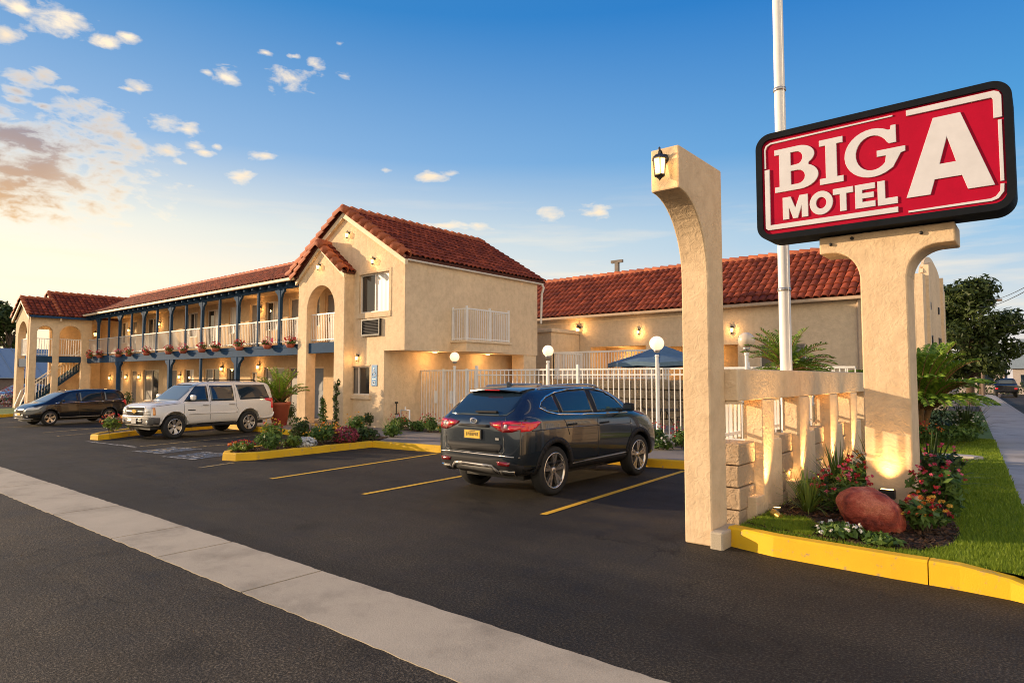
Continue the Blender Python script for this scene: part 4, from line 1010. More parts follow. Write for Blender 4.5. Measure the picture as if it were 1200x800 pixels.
def wing():
    t = thing('motel_wing', 'long two storey cream wing with red tiled roof and blue balcony posts', 'building', (-35, 15.8, 0))
    holes = [(a, b, *hz(k, False)) for a, b, k in WL]; w = MB()
    w.wall(-52.5, -19.86, 0, 2.86, holes, XZ(WY), 0, .2)
    w.wall(-52.5, -19.86, 2.86, 5.9, [(a, b, *hz(k, True)) for a, b, k in WU], XZ(WY), 0, .2)
    w.box(-52.5, -52.3, 16.0, 21.5, 0, 5.9); w.box(-52.3, -23.5, 21.3, 21.5, 0, 5.9)
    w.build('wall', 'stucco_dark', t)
    for up, L in ((False, WL), (True, WU)):
        for i, (a, b, k) in enumerate(L):
            z0, z1 = hz(k, up)
            if k == 'd': door(t, a, b, z0, z1, WY, 'door_blue' if i == 10 and not up else 'door')
            elif k == 'a': window(t, a, b, z0, z1, WY, True, 'curtain', fw=.04)
            else: window(t, a, b, z0, z1, WY, True, ('curtain', 'curtain', 'curtain_grey')[i % 3], curtain_side=(1, 1, -1)[(i+up) % 3])
    # deck with fascia beam
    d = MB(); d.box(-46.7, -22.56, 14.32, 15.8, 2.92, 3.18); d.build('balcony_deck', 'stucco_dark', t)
    d = MB(); d.box(-46.7, -22.56, WF-.08, WF+.10, 2.80, 3.22); d.box(-46.7, -22.56, WF-.10, WF-.081, 3.10, 3.16); d.build('deck_beam', 'blue', t, bevel=.01)
    # posts
    for k in range(13):
        x = -24.2-1.74*k; m = MB(); heavy = k % 2 == 0; s = .065 if heavy else .048
        m.box(x-s, x+s, WF-s, WF+s, 3.22, 5.52)
        if heavy:
            for sg in (-1, 1): m.prism([(x+sg*s, 5.52), (x+sg*.34, 5.52), (x+sg*.34, 5.44), (x+sg*.16, 5.30), (x+sg*s, 5.02)], XZ(WF-.05), 0, .10)
        m.build('balcony_post', 'blue', t)
    for x, th in ((-27.68, .09), (-31.2, .05), (-34.64, .09), (-41.6, .09)):
        m = MB(); m.box(x-th, x+th, WF-th, WF+th, .15, 2.8)
        if th > .06:
            for sg in (-1, 1): m.prism([(x+sg*th, 2.8), (x+sg*.48, 2.8), (x+sg*.48, 2.70), (x+sg*.22, 2.52), (x+sg*th, 2.12)], XZ(WF-.06), 0, .12)
        m.build('ground_post', 'blue', t)
    xs = [-22.56]+[-24.2-1.74*k for k in range(13)]+[-46.7]
    for a, b in zip(xs[:-1], xs[1:]):
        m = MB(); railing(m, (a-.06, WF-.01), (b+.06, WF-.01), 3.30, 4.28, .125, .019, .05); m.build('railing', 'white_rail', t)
    e = MB(); e.box(-46.7, -22.6, WF-.06, WF+.10, 5.52, 5.74); e.build('eave_beam', 'blue', t, bevel=.01)
    for i in range(35): MB().box(-46.4+i*.68, -46.3+i*.68, 13.88, 14.14, 5.60, 5.72).build('rafter_tail', 'blue', t)
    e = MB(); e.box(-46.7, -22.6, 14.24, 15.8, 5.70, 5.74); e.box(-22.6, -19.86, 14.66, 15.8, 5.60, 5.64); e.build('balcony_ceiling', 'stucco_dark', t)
    g = MB(); g.box(-46.6, -22.62, 13.74, 13.86, 5.72, 5.84); g.build('gutter', 'trim', t, bevel=.02)
    A = Vector((-50, 13.82, 5.84)); v = Vector((0, 3.9, 1.70)); L = v.length
    n = Vector((0, -1.7, 3.9)).normalized(); r = MB(); q = [A, A+v, A+v-n*.08, A-n*.08]
    vs = [(-22.4, p.y, p.z) for p in q]+[(-50, p.y, p.z) for p in q]
    ro = r.add(vs, [(0,1,2,3), (7,6,5,4), (0,4,5,1), (1,5,6,2), (2,6,7,3), (3,7,4,0)]).build('roof', 'roof_under', t)
    roof_tiles(MB(), (-49.8, 13.82, 5.84), (1, 0, 0), v, 27.3, L, .25, .37, 4, seed=21).build('roof_tiles', 'tile', ro)
    b = MB().box(-50, -22.4, 17.72, 21.7, 7.3, 7.5); b.build('flat_roof', 'roof_under', t)
    barrel_row(MB(), (-50, 17.74, 7.56), (-22.3, 17.74, 7.56), .13, .42).build('ridge_tiles', 'tile_big', t)
wing()
for i, (lab, x, z, up) in enumerate([
    ('lit lantern on upper balcony wall, nearest the arched porch', -25.0, 5.15, 1), ('lit lantern on upper balcony wall, second from the arched porch', -28.65, 5.15, 1),
    ('lit lantern on upper balcony wall in the middle of the wing', -40.0, 5.05, 1), ('lit lantern on upper balcony wall close to the stair tower', -44.6, 4.9, 1),
    ('bright lit lantern on ground floor wall above the roof of the white suv', -28.65, 2.42, 0), ('lit lantern on ground floor wall behind the white suv roof rail', -32.25, 2.35, 0),
    ('lit lantern on ground floor wall above the bonnet of the white suv', -37.1, 1.95, 0), ('lit lantern on ground floor wall between grey door and wide window', -42.75, 1.95, 0),
    ('lit lantern on ground floor wall left of the far grey door', -44.85, 1.95, 0), ('lit lantern on ground floor wall beside the stair tower corner', -47.6, 1.9, 0)]):
    lantern(lab, x, WY, z, 'lanterns along the balconied wing', 8, .8)

# hanging flower baskets on the balcony beam
BX = [-22.95, -24.67, -26.99, -29.18, -30.53, -32.52, -34.18, -36.94, -39.39, -40.9, -43.88, -45.64]
BO = ['first', 'second', 'third', 'fourth', 'fifth', 'sixth', 'seventh', 'eighth', 'ninth', 'tenth', 'eleventh', 'twelfth']
for i, x in enumerate(BX):
    y = WF-.28; c1 = ('fl_red', 'fl_pink', 'fl_red', 'fl_red')[i % 4]; s = 1+.25*((i*7) % 3-1)*.6
    t = thing('flower_basket', f'hanging basket with {"pink" if c1 == "fl_pink" else "red"} blooms on balcony beam, {BO[i]} from the arched porch', 'flower basket', (x, y, 3.2), group='flower baskets along the balcony beam')
    m = MB(); m.lathe([(.001, -.16), (.12, -.15), (.20, 0), (.19, .01), (.001, -.02)], (x, y, 3.22), 12); m.build('pot', 'terracotta', t)
    lump_cloud(MB(), (x, y, 3.30), (.36*s, .22, .20*s), 150, .05, 40+i, 5).build('leaves', 'leaf', t)
    leaf_cloud(MB(), (x, y, 3.40), (.36*s, .22, .20*s), 80, .042, 60+i, .6, upb=.6, aspect=.8).build('flowers', c1, t)

# ------------------------------------------------------------------ stair tower at the far end
def tower():
    X = -46.7; Y0, Y1 = 11.1, 14.35; XL = -49.85
    t = thing('stair_tower', 'cream arcaded stair tower with red tiled roof at the far end', 'building', (-48.2, 12.7, 0))
    def face(a0, a1, cols, ops, fn, d0, d1):
        pass
    w = MB()
    # face towards the car park: two tall arched bays
    a = [(11.1, 11.55), (12.33, 12.72), (13.62, 14.35)]
    P = [(11.1, 0), (11.1, 5.6), (14.35, 5.6), (14.35, 0), (13.80, 0)]+arc(13.20, 4.50, .60, 0, 180, 16)+[(12.60, 0), (12.27, 0)]+arc(11.86, 4.62, .41, 0, 180, 14)+[(11.45, 0)]
    w.prism(P, YZ(X), 0, .25)
    # gable end towards the street
    xm = (X+XL)/2
    P = [(XL, 0), (XL, 5.5), (xm, 6.62), (X-.41, 5.75), (X-.41, 0), (X-.62, 0)]+arc((X-.62+XL+.55)/2, 4.35, (X-.62-XL-.55)/2, 0, 180, 14)+[(XL+.55, 0)]
    w.prism(P, XZ(Y0+.003), 0, .40)
    w.box(XL, XL+.3, 12.85, 15.79, 0, 5.5); w.box(XL, XL+.3, Y0+.41, 12.85, 5.0, 5.5)
    w.box(-50.4, -50.2, 16.0, 21, 0, 5.9)
    w.build('wall', 'stucco', t, bevel=.012)
    d = MB(); d.box(X-.22, X-.04, 11.46, 12.26, 2.82, 3.2); d.box(X-.22, X-.04, 12.61, 13.79, 2.82, 3.2); d.box(XL+.56, X-.63, Y0+.08, Y0+.34, 2.55, 3.05); d.build('landing_beam', 'blue', t)
    d = MB(); d.box(XL+.4, X-.42, 12.3, 14.4, 3.0, 3.15); d.build('landing', 'stucco_dark', t)
    for (p, q) in (((X-.12, 11.47), (X-.12, 12.25)), ((X-.12, 12.62), (X-.12, 13.78)), ((XL+.57, Y0+.2), (X-.64, Y0+.2))):
        m = MB(); railing(m, p, q, 3.24, 4.28, .12, .026); m.build('railing', 'white', t)
    s = MB()
    for i in range(14):
        y = 14.0-.0*i; s.box(-48.9, -47.9, 13.9-.25*i-.28+.9, 13.9-.25*i+.9, 2.95-.21*i-.05, 2.95-.21*i)
    s.beam((-47.88, 14.6, 2.9), (-47.88, 11.3, .15), .06, .26); s.beam((-48.92, 14.6, 2.9), (-48.92, 11.3, .15), .06, .26); so = s.build('stairs', 'blue', t)
    m = MB()
    for xx in (-47.86, -48.94):
        m.beam((xx, 14.6, 3.9), (xx, 11.3, 1.1), .05); m.beam((xx, 11.3, 1.1), (xx, 11.0, .15), .05)
        for i in range(22):
            f = i/21; y = 14.6-3.3*f; z = 2.9-2.75*f; m.beam((xx, y, z), (xx, y, z+1.02), .022)
    m.build('handrail', 'white', so)
    # roof: small gable in front, larger one behind on the same slope
    for (xr, ya, yb, zr, sd) in ((-48.27, 10.95, 12.55, 6.78, 1), (-49.1, 12.55, 21.5, 7.30, 2)):
        xe, ze = X+.28, 5.62; v = Vector((xr-xe, 0, zr-ze)); L = v.length; n = Vector((-(zr-ze), 0, xr-xe)).normalized(); n = n if n.z > 0 else -n
        q = [Vector((xe, ya, ze)), Vector((xr, ya, zr))]; q += [q[1]-n*.08, q[0]-n*.08]
        vs = [tuple(p) for p in q]+[(p.x, yb, p.z) for p in q]
        ro = MB().add(vs, [(0,1,2,3), (7,6,5,4), (0,4,5,1), (1,5,6,2), (2,6,7,3), (3,7,4,0)]).build('roof', 'roof_under', t)
        roof_tiles(MB(), (xe, ya, ze), (0, 1, 0), v, yb-ya, L, .25, .34, seed=30+sd).build('roof_tiles', 'tile', ro)
        xl2 = 2*xr-xe; q = [Vector((xl2, ya, ze)), Vector((xr, ya, zr))]; n2 = Vector((-n.x, 0, n.z)); q += [q[1]-n2*.08, q[0]-n2*.08]
        vs = [tuple(p) for p in q]+[(p.x, yb, p.z) for p in q]
        ro2 = MB().add(vs, [(0,1,2,3), (7,6,5,4), (0,4,5,1), (1,5,6,2), (2,6,7,3), (3,7,4,0)]).build('roof', 'roof_under', t)
        roof_tiles(MB(), (xl2, ya, ze), (0, 1, 0), Vector((xr-xl2, 0, zr-ze)), yb-ya, L, .25, .34, seed=33+sd).build('roof_tiles', 'tile', ro2)
        barrel_row(MB(), (xr, ya-.02, zr), (xr, yb, zr), .12, .4).build('ridge_tiles', 'tile_big', t)
        barrel_row(MB(), q[0]+n2*.02, q[1]+n2*.02, .11, .4, n2).build('rake_tiles', 'tile_big', ro2)
        barrel_row(MB(), (xe, ya, ze+.02), (xr, ya, zr+.02), .11, .4, n).build('rake_tiles', 'tile_big', ro)
        MB().prism([(xe, ze-.1), (xr, zr-.1), (xl2, ze-.1), (xl2, ze-.28), (xr, zr-.28), (xe, ze-.28)], XZ(ya), -.02, .06).build('barge_board', 'trim', t)
    g = MB(); g.box(X+.2, X+.34, 11.0, 14.3, 5.50, 5.62); g.build('gutter', 'blue', t)
    light('stair_glow', 'POINT', (-48.2, 13.3, 2.3), 14); light('stair_glow', 'POINT', (-48.6, 13.0, 5.1), 10)
tower()
lantern('lit lantern hanging inside the upper arch of the stair tower', -47.5, 14.9, 4.75, 'lanterns on the stair tower', 6, 1.1)

# ------------------------------------------------------------------ pool side annex and its neighbours
def annex():
    Y = 27.0; X0, X1 = -25.0, -5.25
    t = thing('pool_annex', 'low cream annex with a deep red tiled roof behind the pool fence', 'building', (-15, 27, 0))
    w = MB(); ho = [(-17.35, -14.3, .1, 3.40), (-13.2, -10.0, .1, 3.30), (-9.1, -7.3, 1.6, 3.25)]
    w.wall(X0, X1, 0, 4.98, ho, XZ(Y), 0, .35)
    w.box(X1-.35, X1, Y+.35, 33.5, 0, 4.98); w.prism([(Y+.35, 4.98), (33.5, 4.98), (30.2, 7.25)], YZ(X1), 0, .35)
    w.box(X0, X1-.35, 33.2, 33.5, 0, 4.98); w.build('wall', 'stucco', t)
    k = MB()
    for a, b, z0, z1 in ho[:2]:
        k.box(a-.05, b+.05, Y+1.6, Y+1.7, 0, 3.5); k.box(a-.1, a-.05, Y+.35, Y+1.6, 0, 3.5); k.box(b+.05, b+.1, Y+.35, Y+1.6, 0, 3.5); k.box(a, b, Y+.36, Y+1.6, z1+.02, z1+.1)
    k.build('recess', 'stucco_dark', t)
    window(t, -9.1, -7.3, 1.6, 3.25, Y, True, 'curtain_grey')
    window(t, -16.9, -15.7, 1.0, 2.9, Y+1.5, True, 'curtain'); window(t, -12.8, -11.4, 1.0, 2.9, Y+1.5, True, 'curtain_grey')
    k = MB(); k.box(X0, X1+.1, Y-.32, Y-.20, 4.84, 4.97); k.build('gutter', 'trim_dark', t, bevel=.02)
    k = MB(); k.tube([(X1-.12, Y-.06, 4.85), (X1-.12, Y-.06, 0)], .055, 8); k.build('downpipe', 'trim_dark', t)
    for sg, (ya, yb) in ((1, (Y-.28, 30.2)), (-1, (33.7, 30.2))):
        v = Vector((0, yb-ya, 7.42-4.98)); L = v.length; n = Vector((0, -v.z, v.y)).normalized(); n = n if n.z > 0 else -n
        q = [Vector((X0, ya, 4.98)), Vector((X0, yb, 7.42))]; q += [q[1]-n*.1, q[0]-n*.1]
        vs = [tuple(p) for p in q]+[(X1+.12, p.y, p.z) for p in q]
        ro = MB().add(vs, [(0,1,2,3), (7,6,5,4), (0,4,5,1), (1,5,6,2), (2,6,7,3), (3,7,4,0)]).build('roof', 'roof_under', t)
        if sg > 0: roof_tiles(MB(), (X0, ya, 4.98), (1, 0, 0), v, X1+.12-X0, L, .30, .47, 5, .135, seed=44).build('roof_tiles', 'tile', ro)
    barrel_row(MB(), (X0, 30.2, 7.44), (X1+.15, 30.2, 7.44), .14, .45).build('ridge_tiles', 'tile_big', t)
    k = MB(); k.box(-17.95, -17.75, 30.4, 30.6, 7.2, 8.15); k.box(-18.2, -17.5, 30.42, 30.58, 8.15, 8.3); k.build('roof_vent', 'walk', t)
    for x in (-16.1, -11.9): light('recess_glow', 'POINT', (x, Y+.9, 3.0), 22)
annex()
lantern('lit lantern on annex wall left of the blue umbrella', -18.0, 27, 4.32, 'lanterns on the annex wall', 24, 1.3)
lantern('lit lantern on annex wall above the blue umbrella', -14.65, 27, 4.05, 'lanterns on the annex wall', 10, .7)
lantern('lit lantern on annex wall beside the tall arch pillar', -10.2, 27, 3.95, 'lanterns on the annex wall', 8, .9)
def low_block():
    t = thing('pool_storeroom', 'low flat roofed cream storeroom between gabled block and annex', 'building', (-19.5, 25, 0))
    k = MB(); k.box(-22, -18.0, 24.6, 26.95, 0, 4.05); k.build('wall', 'stucco', t)
    k = MB(); k.box(-22.05, -17.92, 24.52, 26.96, 4.05, 4.22); k.build('coping', 'trim', t, bevel=.02)
low_block()
def terrace():
    t = thing('retaining_wall', 'rough golden stone retaining wall behind the pool fence', 'wall', (-12, 22, 0))
    k = MB(); rg = random.Random(5)
    for r in range(5):
        x = -17.2+(r % 2)*.3
        while x < -3.4:
            w = rg.uniform(.55, 1.1); d = rg.uniform(0, .12); k.box(x, x+w-.03, 21.9-d, 22.6, .02+r*.36, .35+r*.36); x += w
    k.build('stones', 'stone', t, bevel=.03)
    MB().box(-17.2, -3.4, 22.0, 22.6, 0, 1.8).build('core', 'interior', t)
    t2 = thing('terrace_railing', 'white railing standing on the stone wall under the annex', 'railing', (-12, 22.2, 1.8))
    k = MB(); railing(k, (-16.2, 22.3), (-11.0, 22.3), 1.82, 2.98, .13, .03, .07); railing(k, (-16.2, 22.3), (-16.2, 24.5), 1.82, 2.98, .13, .03, .07); k.build('panel', 'white', t2)
    t3 = thing('terrace_railing', 'white railing behind the palm over the garden wall', 'railing', (-5, 19, 1.0))
    k = MB(); railing(k, (-4.05, 18.6), (-7.4, 18.2), 1.15, 2.2, .13, .03, .06); k.build('panel', 'white', t3)
    t4 = thing('terrace_planter', 'rough stone planter carrying the railing behind the garden wall', 'planter', (-5, 19, 0)); k = MB(); k.box(-7.5, -3.9, 18.0, 18.9, 0, 1.15); k.build('planter_body', 'stone', t4, bevel=.02)
terrace()
def mission():
    t = thing('street_building', 'cream building with curved parapet beyond the annex on the street side', 'building', (-6, 43, 0))
    k = MB(); X = -4.75
    P = [(39.0, 0), (39.0, 7.3), (40.4, 7.35)]+[(43.4-3.0*math.cos(R(a)), 7.4+1.0*math.sin(R(a))) for a in range(10, 171, 12)]+[(46.4, 7.35), (48.5, 7.3), (48.5, 0)]
    k.prism(P, YZ(X), 0, .35); k.box(-15, X-.36, 39.003, 39.4, 0, 7.28); k.box(-15, X-.36, 48.1, 48.4, 0, 7.2); k.build('wall', 'stucco', t)
    c = MB()
    pts = [(43.4-3.05*math.cos(R(a)), 7.42+1.03*math.sin(R(a))) for a in range(0, 181, 12)]
    for a, b in zip(pts[:-1], pts[1:]): c.beam((X+.02-.19, a[0], a[1]), (X+.02-.19, b[0], b[1]), .5, .12, up=(1, 0, 0))
    c.box(X-.1, X+.14, 40.2, 40.5, 0, 7.9); c.box(X-.1, X+.14, 46.3, 46.6, 0, 7.9); c.build('parapet_trim', 'trim', t)
    for y0, y1, z0, z1 in ((41.2, 42.0, 2.2, 4.2), (44.6, 45.6, 2.2, 4.2), (41.3, 41.7, 5.6, 6.0), (44.8, 45.2, 5.6, 6.0)):
        f = MB(); f.box(X, X+.05, y0, y1, z0, z0+.08); f.box(X, X+.05, y0, y1, z1-.08, z1); f.box(X, X+.048, y0, y0+.08, z0, z1); f.box(X, X+.048, y1-.08, y1, z0, z1); fo = f.build('window', 'black', t)
        MB().box(X+.004, X+.02, y0+.07, y1-.07, z0+.07, z1-.07).build('pane', 'glass', fo)
    f = MB(); f.box(-6.3, -5.5, 38.95, 39.0, 2.4, 4.4); fo = f.build('window', 'black', t); MB().box(-6.22, -5.58, 38.93, 38.95, 2.48, 4.32).build('pane', 'glass', fo)
mission()
# ------------------------------------------------------------------ ground, kerbs, markings
def sheet(name, poly, z, mat, kind='structure', thick=None):
    m = MB()
    if thick: m.prism(poly, lambda a, b, d: (a, b, d), z-thick, z)
    else: m.add([(x, y, z) for x, y in poly], [tuple(range(len(poly)))])
    return m.build(name, mat, kind=kind)
def kerb(name, path, w, h, mat='yellow', z0=0, closed=False, hs=None):
    m = MB(); n = len(path); P = [Vector((a, b)) for a, b in path]; L = []; Rr = []
    for i in range(n):
        a = P[i-1] if (i or closed) else P[i]; b = P[(i+1) % n] if (i < n-1 or closed) else P[i]
        d1 = (P[i]-a).normalized() if (P[i]-a).length else (b-P[i]).normalized(); d2 = (b-P[i]).normalized() if (b-P[i]).length else d1
        t = (d1+d2).normalized(); nn = Vector((-t.y, t.x)); k = 1/max(.4, nn.dot(Vector((-d1.y, d1.x)))); L.append(P[i]+nn*w*k); Rr.append(P[i])
    hs = hs or [h]*n; v = []
    c = .02
    for i in range(n):
        q = (L[i]-Rr[i]).normalized(); a = Rr[i]-q*.012; a2 = Rr[i]+q*c; b2 = L[i]-q*c
        v += [(*a, z0-.05), (*(Rr[i]), z0+hs[i]-c), (*a2, z0+hs[i]), (*b2, z0+hs[i]), (*L[i], z0+hs[i]-c), (*L[i], z0-.05)]
    for i in range(n if closed else n-1):
        j = (i+1) % n
        for k in range(5): m.f.append((i*6+k, j*6+k, j*6+k+1, i*6+k+1)); m.sm.append(False)
    m.v = v
    if not closed: m.f += [tuple(range(5, -1, -1)), tuple((n-1)*6+k for k in range(6))]; m.sm += [False, False]
    return m.build(name, mat, kind='structure')
def line(name, a, b, w, mat, z=.005):
    a, b = Vector(a), Vector(b); d = (b-a).normalized(); s = Vector((-d.y, d.x))*w/2
    return sheet(name, [tuple(a-s), tuple(b-s), tuple(b+s), tuple(a+s)], z, mat)

S = 900
sheet('ground', [(-S, -S), (S, -S), (S, S), (-S, S)], -.06, 'far_wall')
sheet('parking_lot', [(-60, 2.9), (1.05, 2.9), (1.2, 7.2), (-2.7, 14), (-3, 30), (-60, 30)], 0, 'asphalt')
sheet('street', [(-160, -40), (40, -40), (40, 2.98), (-160, 2.98)], .002, 'street')
sheet('street', [(1.15, 3.0), (40, 3.0), (40, 30), (30, 150), (-6.2, 150), (-3.4, 77), (-1.3, 40), (0, 23), (1.1, 8)], .003, 'street')
# concrete gutter strip, slab by slab
xs = [-46, -40, -34, -28.6, -24.5, -20.6, -17.2, -13.9, -10.65, -8.55, -7.3, -5.545, -1.6, 2.0, 6.0, 10, 16]
g = MB(); rs_ = random.Random(4)
for a, b in zip(xs[:-1], xs[1:]):
    y0 = lambda x: 2.85+(x+13.3)*.0106; y1 = lambda x: 3.66+(x+17)*.008
    K = max(2, int((b-a)/.09)); U = [a+.012+(b-a-.024)*i/K for i in range(K+1)]
    P = [(u, y0(u)+rs_.uniform(-.009, .009)) for u in U]+[(u, y1(u)+rs_.uniform(-.009, .009)) for u in U[::-1]]; q = len(P)
    g.add([(x, y, .008) for x, y in P]+[(x, y, -.05) for x, y in P], [tuple(range(q))]+[(i, i+q, (i+1) % q+q, (i+1) % q) for i in range(q)])
g.build('concrete_strip', 'concrete', kind='structure')
for i, (a, b, m) in enumerate([((-5.44, 7.22), (-5.74, 12.4), 'yline'), ((-8.62, 6.59), (-8.86, 11.85), 'yline'), ((-11.26, 6.48), (-11.78, 11.3), 'yline'), ((-13.78, 6.3), (-14.0, 7.15), 'yline_old'),
        ((-19.29, 7.18), (-20.2, 11.6), 'yline_old'), ((-18.02, 6.89), (-17.8, 11.6), 'yline_old'), ((-30.55, 6.45), (-30.2, 8.3), 'yline_old'), ((-26.6, 6.79), (-28.3, 10.8), 'yline_old'), ((-24.7, 6.7), (-25.9, 10.4), 'yline_old'), ((-33.6, 6.6), (-35.2, 10.4), 'yline_old')]):
    line('stall_line', a, b, .105, m, .006)
line('stall_line', (-22.04, 6.74), (-19.13, 7.03), .10, 'wline', .006); line('stall_line', (-20.3, 6.9), (-19.4, 7.05), .14, 'wline', .010)
for (c, rz) in (((-17.7, 7.25), 12), ((-15.9, 7.25), 12)):
    M_ = Matrix.Rotation(R(rz), 2); T = lambda a, b: tuple(Vector(c)+M_ @ Vector((a, b)))
    sheet('access_marking', [T(-.55, -.5), T(.55, -.5), T(.55, .5), T(-.55, .5)], .005, 'bline')
    for P in ([(-.62, -.57), (.62, -.57), (.62, -.48), (-.62, -.48)], [(-.62, .48), (.62, .48), (.62, .57), (-.62, .57)], [(-.1, -.25), (.3, -.3), (.3, -.2), (-.1, -.14)], [(-.1, -.2), (0, -.2), (0, .25), (-.1, .25)], [(-.25, -.1), (-.17, -.1), (-.1, -.35), (-.2, -.38)], [(0, .02), (.22, .02), (.30, -.2), (.22, -.2), (.16, -.04), (0, -.04)]):
        sheet('access_marking', [T(a, b) for a, b in P], .010, 'wline')
# raised walkway in front of the motel, its yellow kerbs and the planted islands
kerb('kerb', [(-14.22, 11.15), (-11.9, 11.45), (-8.8, 12.05), (-5.9, 12.62), (-3.3, 13.1)], .16, .17)
isl_r = [(-14.12, 7.75), (-14.16, 9.5), (-14.22, 11.12)]
isl = [(-16.5, 11.7), (-16.1, 10), (-15.35, 8.0), (-15.05, 7.45), (-14.65, 7.22), (-14.28, 7.34), (-14.12, 7.75), (-14.16, 9.5), (-14.22, 11.15)]
kerb('island_kerb', isl, .16, .17)
kerb('kerb', [(-46, 11.8), (-30, 11.8), (-25.3, 11.75)], .15, .16); kerb('kerb', [(-24.0, 11.75), (-16.52, 11.75)], .15, .16)
kerb('island_kerb', [(-25.3, 11.7), (-24.5, 8.8), (-23.2, 7.35), (-22.6, 7.0), (-22.2, 7.08), (-22.3, 7.4), (-23.25, 8.7), (-24.0, 11.7)], .14, .16)
sheet('island_soil', [(-16.3, 12.2), (-15.95, 10), (-15.2, 8.0), (-14.9, 7.55), (-14.6, 7.38), (-14.35, 7.48), (-14.27, 7.8), (-14.3, 11.3), (-14.9, 12.3)], .15, 'soil')
sheet('island_soil', [(-25.2, 11.9), (-24.4, 8.85), (-23.15, 7.5), (-22.6, 7.14), (-22.35, 7.18), (-22.42, 7.44), (-23.35, 8.75), (-24.1, 11.9)], .14, 'soil')
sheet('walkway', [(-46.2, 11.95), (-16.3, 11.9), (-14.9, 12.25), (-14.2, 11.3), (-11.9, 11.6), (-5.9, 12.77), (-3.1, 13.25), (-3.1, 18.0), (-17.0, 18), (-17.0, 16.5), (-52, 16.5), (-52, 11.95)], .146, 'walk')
sheet('fence_bed_soil', [(-17.7, 14.5), (-17.7, 15.9), (-8, 16.6), (-3.3, 16.9), (-3.3, 15.6), (-9, 15.0), (-15.8, 14.2)], .152, 'soil')
sheet('pool_deck', [(-18, 16.4), (-8, 17.0), (-3.0, 17.3), (-3.0, 27.1), (-18, 27.1)], .155, 'concrete')
# far lawn by the stair tower
kerb('kerb', [(-38.0, 7.0), (-38.4, 8.1), (-39.2, 9.3), (-40.5, 10.6), (-46, 11.0)], .15, .14)
sheet('lawn', [(-38.15, 7.0), (-38.55, 8.1), (-39.3, 9.4), (-40.6, 10.7), (-46.2, 11.1), (-62, 11.1), (-62, 3), (-37.5, 3.0)] if False else [(-39.3, 9.42), (-40.6, 10.75), (-46.2, 11.15), (-46.3, 11.9), (-39.5, 11.78)], .12, 'grass_base')
sheet('lawn', [(-46.4, 11.0), (-46.4, 7.6), (-38.6, 7.6), (-38.5, 8.1), (-39.35, 9.38), (-40.65, 10.7)], .118, 'grass_base')
# lawn corner with the sign: kerb, turf, bed, pavement
LZ = .20
kerb('kerb', [(-2.84, 7.26), (-2.3, 7.13), (-1.2, 7.08), (-.905, 7.08)], .17, .215)
kerb('kerb', [(-.895, 7.08), (-.66, 7.08), (-.30, 7.05), (-.02, 6.96), (.35, 6.75)], .17, .215, hs=[.215, .212, .17, .10, .05])
MB().box(-2.95, -2.80, 7.0, 7.55, -.02, .19).build('kerb_end', 'concrete', kind='structure', bevel=.02)
sl = lambda y: -.34-.077*(y-11.5)
lawn = [(-2.78, 7.4), (-1.2, 7.24), (-.66, 7.24), (-.28, 7.2), (.0, 7.1), (.02, 7.6)]+[(sl(y), y) for y in (9, 12, 16, 20, 24, 30, 40)]+[(-5.5, 40), (-5, 24), (-2.78, 15.5)]
sheet('lawn', lawn, LZ-.012, 'grass_base')
bed = [(-2.76, 7.55), (-2.3, 7.42), (-1.75, 7.36), (-1.3, 7.34), (-1.02, 7.5), (-.80, 7.95), (-.78, 8.6), (-.92, 9.4), (-1.1, 10.6), (-1.3, 12.0), (-1.7, 13.2), (-2.76, 14.2)]
sheet('planting_bed', bed, LZ+.004, 'soil')
def slab(a, b): return [(sl(a), a), (sl(a)+1.42, a), (sl(b)+1.42, b), (sl(b), b)]
m = MB(); y = 7.15
while y < 78:
    P = slab(y+.008, y+1.5-.008); m.add([(a, b, .19) for a, b in P]+[(a, b, -.02) for a, b in P], [(0,1,2,3), (0,4,5,1), (1,5,6,2), (2,6,7,3), (3,7,4,0)]); y += 1.5
m.build('sidewalk', 'sidewalk', kind='structure')
kerb('street_kerb', [(sl(y)+1.60, y) for y in (8, 20, 40, 78)], .16, .17, 'sidewalk')

# ------------------------------------------------------------------ arch pillar, garden wall, sign
t = thing('arch_pillar', 'tall stucco pillar ending in a half arch with a lantern', 'pillar', (-3.1, 7.3, 0))
P = [(7.53, 0), (7.53, 4.40), (6.35, 4.40), (6.35, 3.93)]+[(6.35+.73*math.sin(R(a)), 3.05+.88*math.cos(R(a))) for a in range(8, 91, 7)]+[(7.08, 3.0), (7.08, 0)]
MB().prism(P, YZ(-2.95), 0, .33).build('shaft', 'stucco_heavy', t, bevel=.018)
lantern('black lantern with glowing panes on the end of the half arch', -3.12, 6.35, 4.20, 'lantern on the arch pillar', 4, .88)
t = thing('garden_wall', 'stucco garden wall with tall openings and white grilles', 'wall', (-2.95, 11, 0))
PI_ = [(8.40, 8.83), (9.99, 10.47), (11.72, 12.22), (13.20, 13.70), (14.5, 14.9)]
m = MB(); m.box(-3.16, -2.80, 7.53, 14.9, 1.62, 2.0); m.build('beam', 'stucco', t, bevel=.015)
MB().box(-3.18, -2.78, 7.54, 7.62, 1.585, 1.618).build('beam_ledge', 'stucco', t)
prev = 7.53
